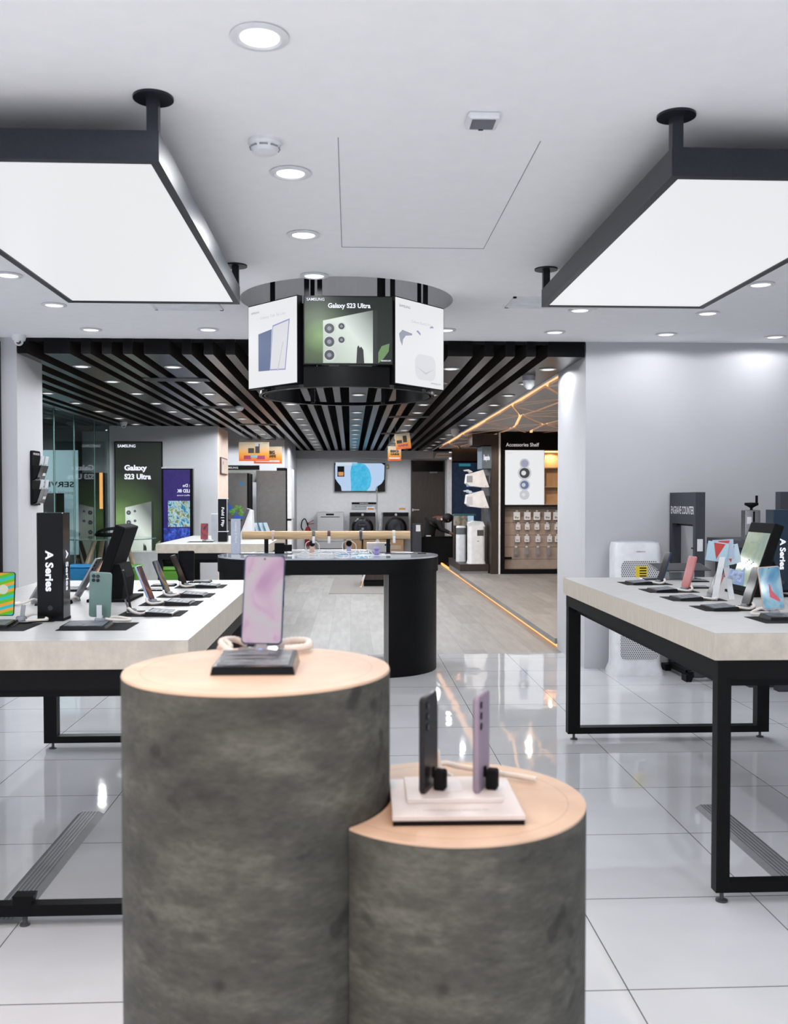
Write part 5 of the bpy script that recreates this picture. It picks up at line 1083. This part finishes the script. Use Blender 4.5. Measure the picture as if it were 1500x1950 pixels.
# ================================================================ RIGHT: APPLIANCE WALL AND ACCESSORIES SHELF
t = thing('big_screen', 'large dark navy wall screen with glowing words behind the person', 'display screen', (2.28, 21.2, .50))
B(0, 0, 0, .72, .06, 1.72).build('cabinet', M_blackg, t); B(.02, -.003, .20, .70, 0, 1.68).build('display', screen_mat('navy_display', 'n', [(.004, .008, .02), (.005, .018, .045), (.008, .022, .05)], .8), t)
for k, (s_, w_) in enumerate((('Be...', .2), ('Be...', .2), ('BeSpoke', .34))): text(s_, 'lettering', em('blue_letters', (.22, .45, .9), 1), t, (.33, -.005, 1.14-.14*k), width=w_, height=.075, bold=.03)
B(.16, -.005, 1.60, .42, -.002, 1.66).build('teal_bar', em('teal_bar', (.02, .16, .20), 1), t)
t = thing('appliance_wall', 'dark wood display wall facing the aisle with grey sign panel', 'display wall', (2.36, 15.78, 0))
B(0, 0, .0, .12, 1.2, 2.44).build('panel', M_dwood, t); B(-.16, -.02, 1.87, 0, .55, 2.24).build('sign_panel', mat('slate_blue', (.10, .14, .18), .5), t); B(-.32, .0, 2.26, 0, .6, 2.45).build('bulkhead', M_dwood, t)
text('Bespoke', 'lettering', E_text, t, (-.13, -.022, 1.98), width=.10, height=.12, bold=.03); B(-.02, .02, .98, 0, .5, 1.62).build('dark_backing', M_char, t)
t = thing('wall_trim_post', 'white vertical strip between the wood wall and the accessories shelf', 'post', (2.485, 15.77, .095)); B(0, 0, 0, .03, .2, 2.38).build('strip', M_white, t)
def wall_ac(z, label, vent_):
    t = thing('cube_purifier', label, 'air purifier', (2.235, 15.85, z))
    mb = MB(); mb.prism([(-.30, .05), (-.28, .20), (-.12, .24), (-.02, .27), (.08, -.02), (-.04, -.02), (-.20, .0), (-.24, .0)], -.14, .16, plane='xz'); mb.build('housing', M_white, t)
    B(-.298, -.144, .03 if not vent_ else .06, -.20, -.14, .17).build('front_panel', M_grey if vent_ else M_wallg, t); MB().cyl((.02, -.146, .0), .008, .006, 'y', 12).build('screw', M_grey, t); MB().prism([(-.34, .27), (-.26, .28), (-.19, .24), (-.24, .22), (-.26, .25), (-.32, .25)], -.10, .04, plane='xz').build('top_flap', M_wallg, t)
    B(.05, -.08, .05, .088, .1, .18).build('wall_bracket', M_char, t)
wall_ac(1.575, 'upper cube air purifier jutting from the dark wood wall', True); wall_ac(1.23, 'lower cube air purifier jutting from the dark wood wall', False)
t = thing('appliance_podium', 'dark stepped podium carrying two white purifiers by the aisle', 'podium', (1.88, 15.96, 0)); B(-.02, 0, .13, .47, 1.9, .25).build('upper_step', M_dwood, t); B(-.01, .02, .03, .46, 1.88, .13).build('lower_step', M_steel, t); B(.01, .04, 0, .45, 1.85, .03).build('recess', M_blackm, t); B(-.005, .05, .005, .01, 1.85, .025).build('led_strip', E_orange, t)
t = thing('air_purifier', 'tall pale air purifier with grey window, right one on the podium', 'air purifier', (2.16, 16.18, .25)); rr_loft([(.31, .30, .06, 0), (.30, .29, .06, .02), (.285, .28, .06, .06), (.285, .28, .06, .64)], 'housing', M_white, t); MB().prism([(-.14, .64), (.14, .64), (.10, .72), (-.06, .735), (-.14, .70)], -.13, .13, plane='xz').build('sloped_top', M_white, t); B(.0, -.143, .48, .11, -.139, .58).build('window', M_dsteel, t); B(.0, -.142, .38, .03, -.139, .395).build('button_mark', M_grey, t)
t = thing('air_purifier', 'slimmer white purifier with clear top, left one on the podium', 'air purifier', (1.965, 16.75, .25)); rr_loft([(.17, .20, .05, 0), (.17, .20, .05, .02), (.165, .19, .05, .48)], 'housing', M_white, t); rr_loft([(.165, .19, .05, .48), (.165, .19, .05, .60)], 'clear_band', mat('smoke_band', (.12, .14, .15), .2), t); rr_loft([(.17, .20, .05, .60), (.15, .18, .05, .63)], 'lid', M_white, t)
t = thing('aquarium_display', 'small glass display case behind the two purifiers', 'display case', (2.0, 17.35, .25)); B(-.08, 0, 0, .30, .3, .62).build('case', M_dwood, t); B(-.07, -.004, .62, .16, .3, .80).build('picture_panel', mat('picture_beige', (.30, .26, .20), .4, noise=.5, ns=10), t); B(.17, -.004, .62, .27, .3, .80).build('bright_panel', em('pale_blue_light', (.35, .5, .62), 1), t); B(-.09, -.01, .80, .31, .31, .83).build('teal_top', mat('teal', (.02, .12, .13), .4), t)
t = thing('accessories_shelf', 'tall dark accessories shelf unit with lightbox and tan slatted back', 'shelf unit', (2.52, 15.8, .095))
W = 1.07
B(0, 0, 0, .075, .35, 2.38).build('side_panel', M_blackm, t); B(W, 0, 0, W+.01, .35, 2.38).build('side_panel', M_blackm, t); B(.075, 0, 2.09, W, .35, 2.38).build('header', M_blackm, t); B(.075, 0, 0, W, .35, .07).build('base', M_blackm, t)
text('Accessories Shelf', 'lettering', em('shelf_letters', (.55, .52, .52), 1), t, (.09, -.003, 2.145), width=.56, height=.062, bold=.01)
for k, (za, zb_) in enumerate(((.07, .232), (.238, .441), (.447, .645), (.651, .857), (.863, 1.06))): B(.075, .20, za, W, .22, zb_).build('back_board', M_tan, t)
B(.075, .18, 1.066, W, .22, 1.14).build('upper_board', M_tan, t); B(.072, -.005, 1.135, W, .2, 1.16).build('shelf_edge', M_blackm, t)
o = B(.076, .0, 1.165, .745, .06, 2.085).build('lightbox', M_white, t); B(.082, -.003, 1.17, .735, 0, 2.08).build('display', E_white, o)
for z, r_, m1, m2 in ((1.86, .085, 'picture_mid_grey', 'picture_line'), (1.70, .115, 'advert_lens', 'picture_pale'), (1.50, .095, 'picture_steel_blue', 'picture_light_grey'), (1.335, .085, 'picture_light_grey', 'picture_pale')):
    q = MB(); q.lathe([(r_, 0), (r_, -.001)], 32, (.405, -.004, z), 0, 'y'); q.lathe([(r_*.75, -.0015), (r_*.75, -.002)], 32, (.405, -.004, z), 1, 'y'); q.lathe([(r_*.35, -.0025), (r_*.35, -.003)], 24, (.39, -.004, z), 2, 'y'); q.build('pictured_ring_case', [MATS['picture_light_grey'], MATS[m1], MATS[m2]], o)
text('SAMSUNG', 'lettering', g4, o, (.11, -.005, 2.03), width=.10, height=.012)
B(.75, .20, 1.165, W, .22, 2.085).build('lit_back', mat('shelf_peach', (.62, .38, .20), .6), t)
for z in (1.165, 1.46, 1.78): B(.75, .02, z, W, .2, z+.015).build('shelf', M_lwood, t)
MB().box(.76, .18, 2.06, W-.01, .2, 2.08).build('strip_light', em('warm_strip', (1, .62, .30), 3), t)
spot((3.4, 15.88, 2.13), 5, col=(1, .66, .38), size=160)
B(.075, .15, .245, .22, .2, .275).build('stock_arm', M_blackm, t)
rows = ((.975, (.295, .477, .638, .822, .975), .055, .066, 'white boxed accessory'), (.79, (.32, .475, .64, .815, .985), .038, .046, 'white pouch'), (.585, (.31, .47, .66, .86, .99), .038, .050, 'small white pouch'), (.37, (.285, .465, .655, .84), .034, .066, 'clear hanging packet'))
proto = None
for rI, (z, xs_, hw_, hh, nm2) in enumerate(rows):
    rn = ('top', 'second', 'third', 'lowest')[rI]; base = None
    for x in xs_:
        loc = (2.52+x, 15.90, .095+z)
        if base is None:
            g = thing('hanging_pack', nm2 + ' hanging in the ' + rn + ' row of the accessories shelf', 'accessory pack', loc, 0, 'packs in the ' + rn + ' row of the accessories shelf')
            B(-hw_, 0, -hh, hw_, .03, hh).build('box', M_white if rI < 3 else M_clear, g); B(-.018, .0, hh, .018, .004, hh+.03).build('hang_tab', M_white, g); B(-.004, -.02, hh+.005, .004, .10, hh+.013).build('hook', M_blackm, g)
            B(-hw_*.6, -.002, -hh*.6, -.002, 0, -hh*.1).build('printed_picture', M_dletter, g); B(.002, -.002, -hh*.6, hw_*.6, 0, -hh*.25).build('printed_picture', M_dletter, g)
            base = g
        else: dup(base, loc)
# lamps of the right bay
for y in (9.8, 12.2, 14.4): spot((2.75, y, 2.45), 34, col=(1, .80, .62), size=165)
for y in (16.8, 19.0): spot((1.6+.9, y, 2.40), 10, col=(1, .78, .6), size=160)
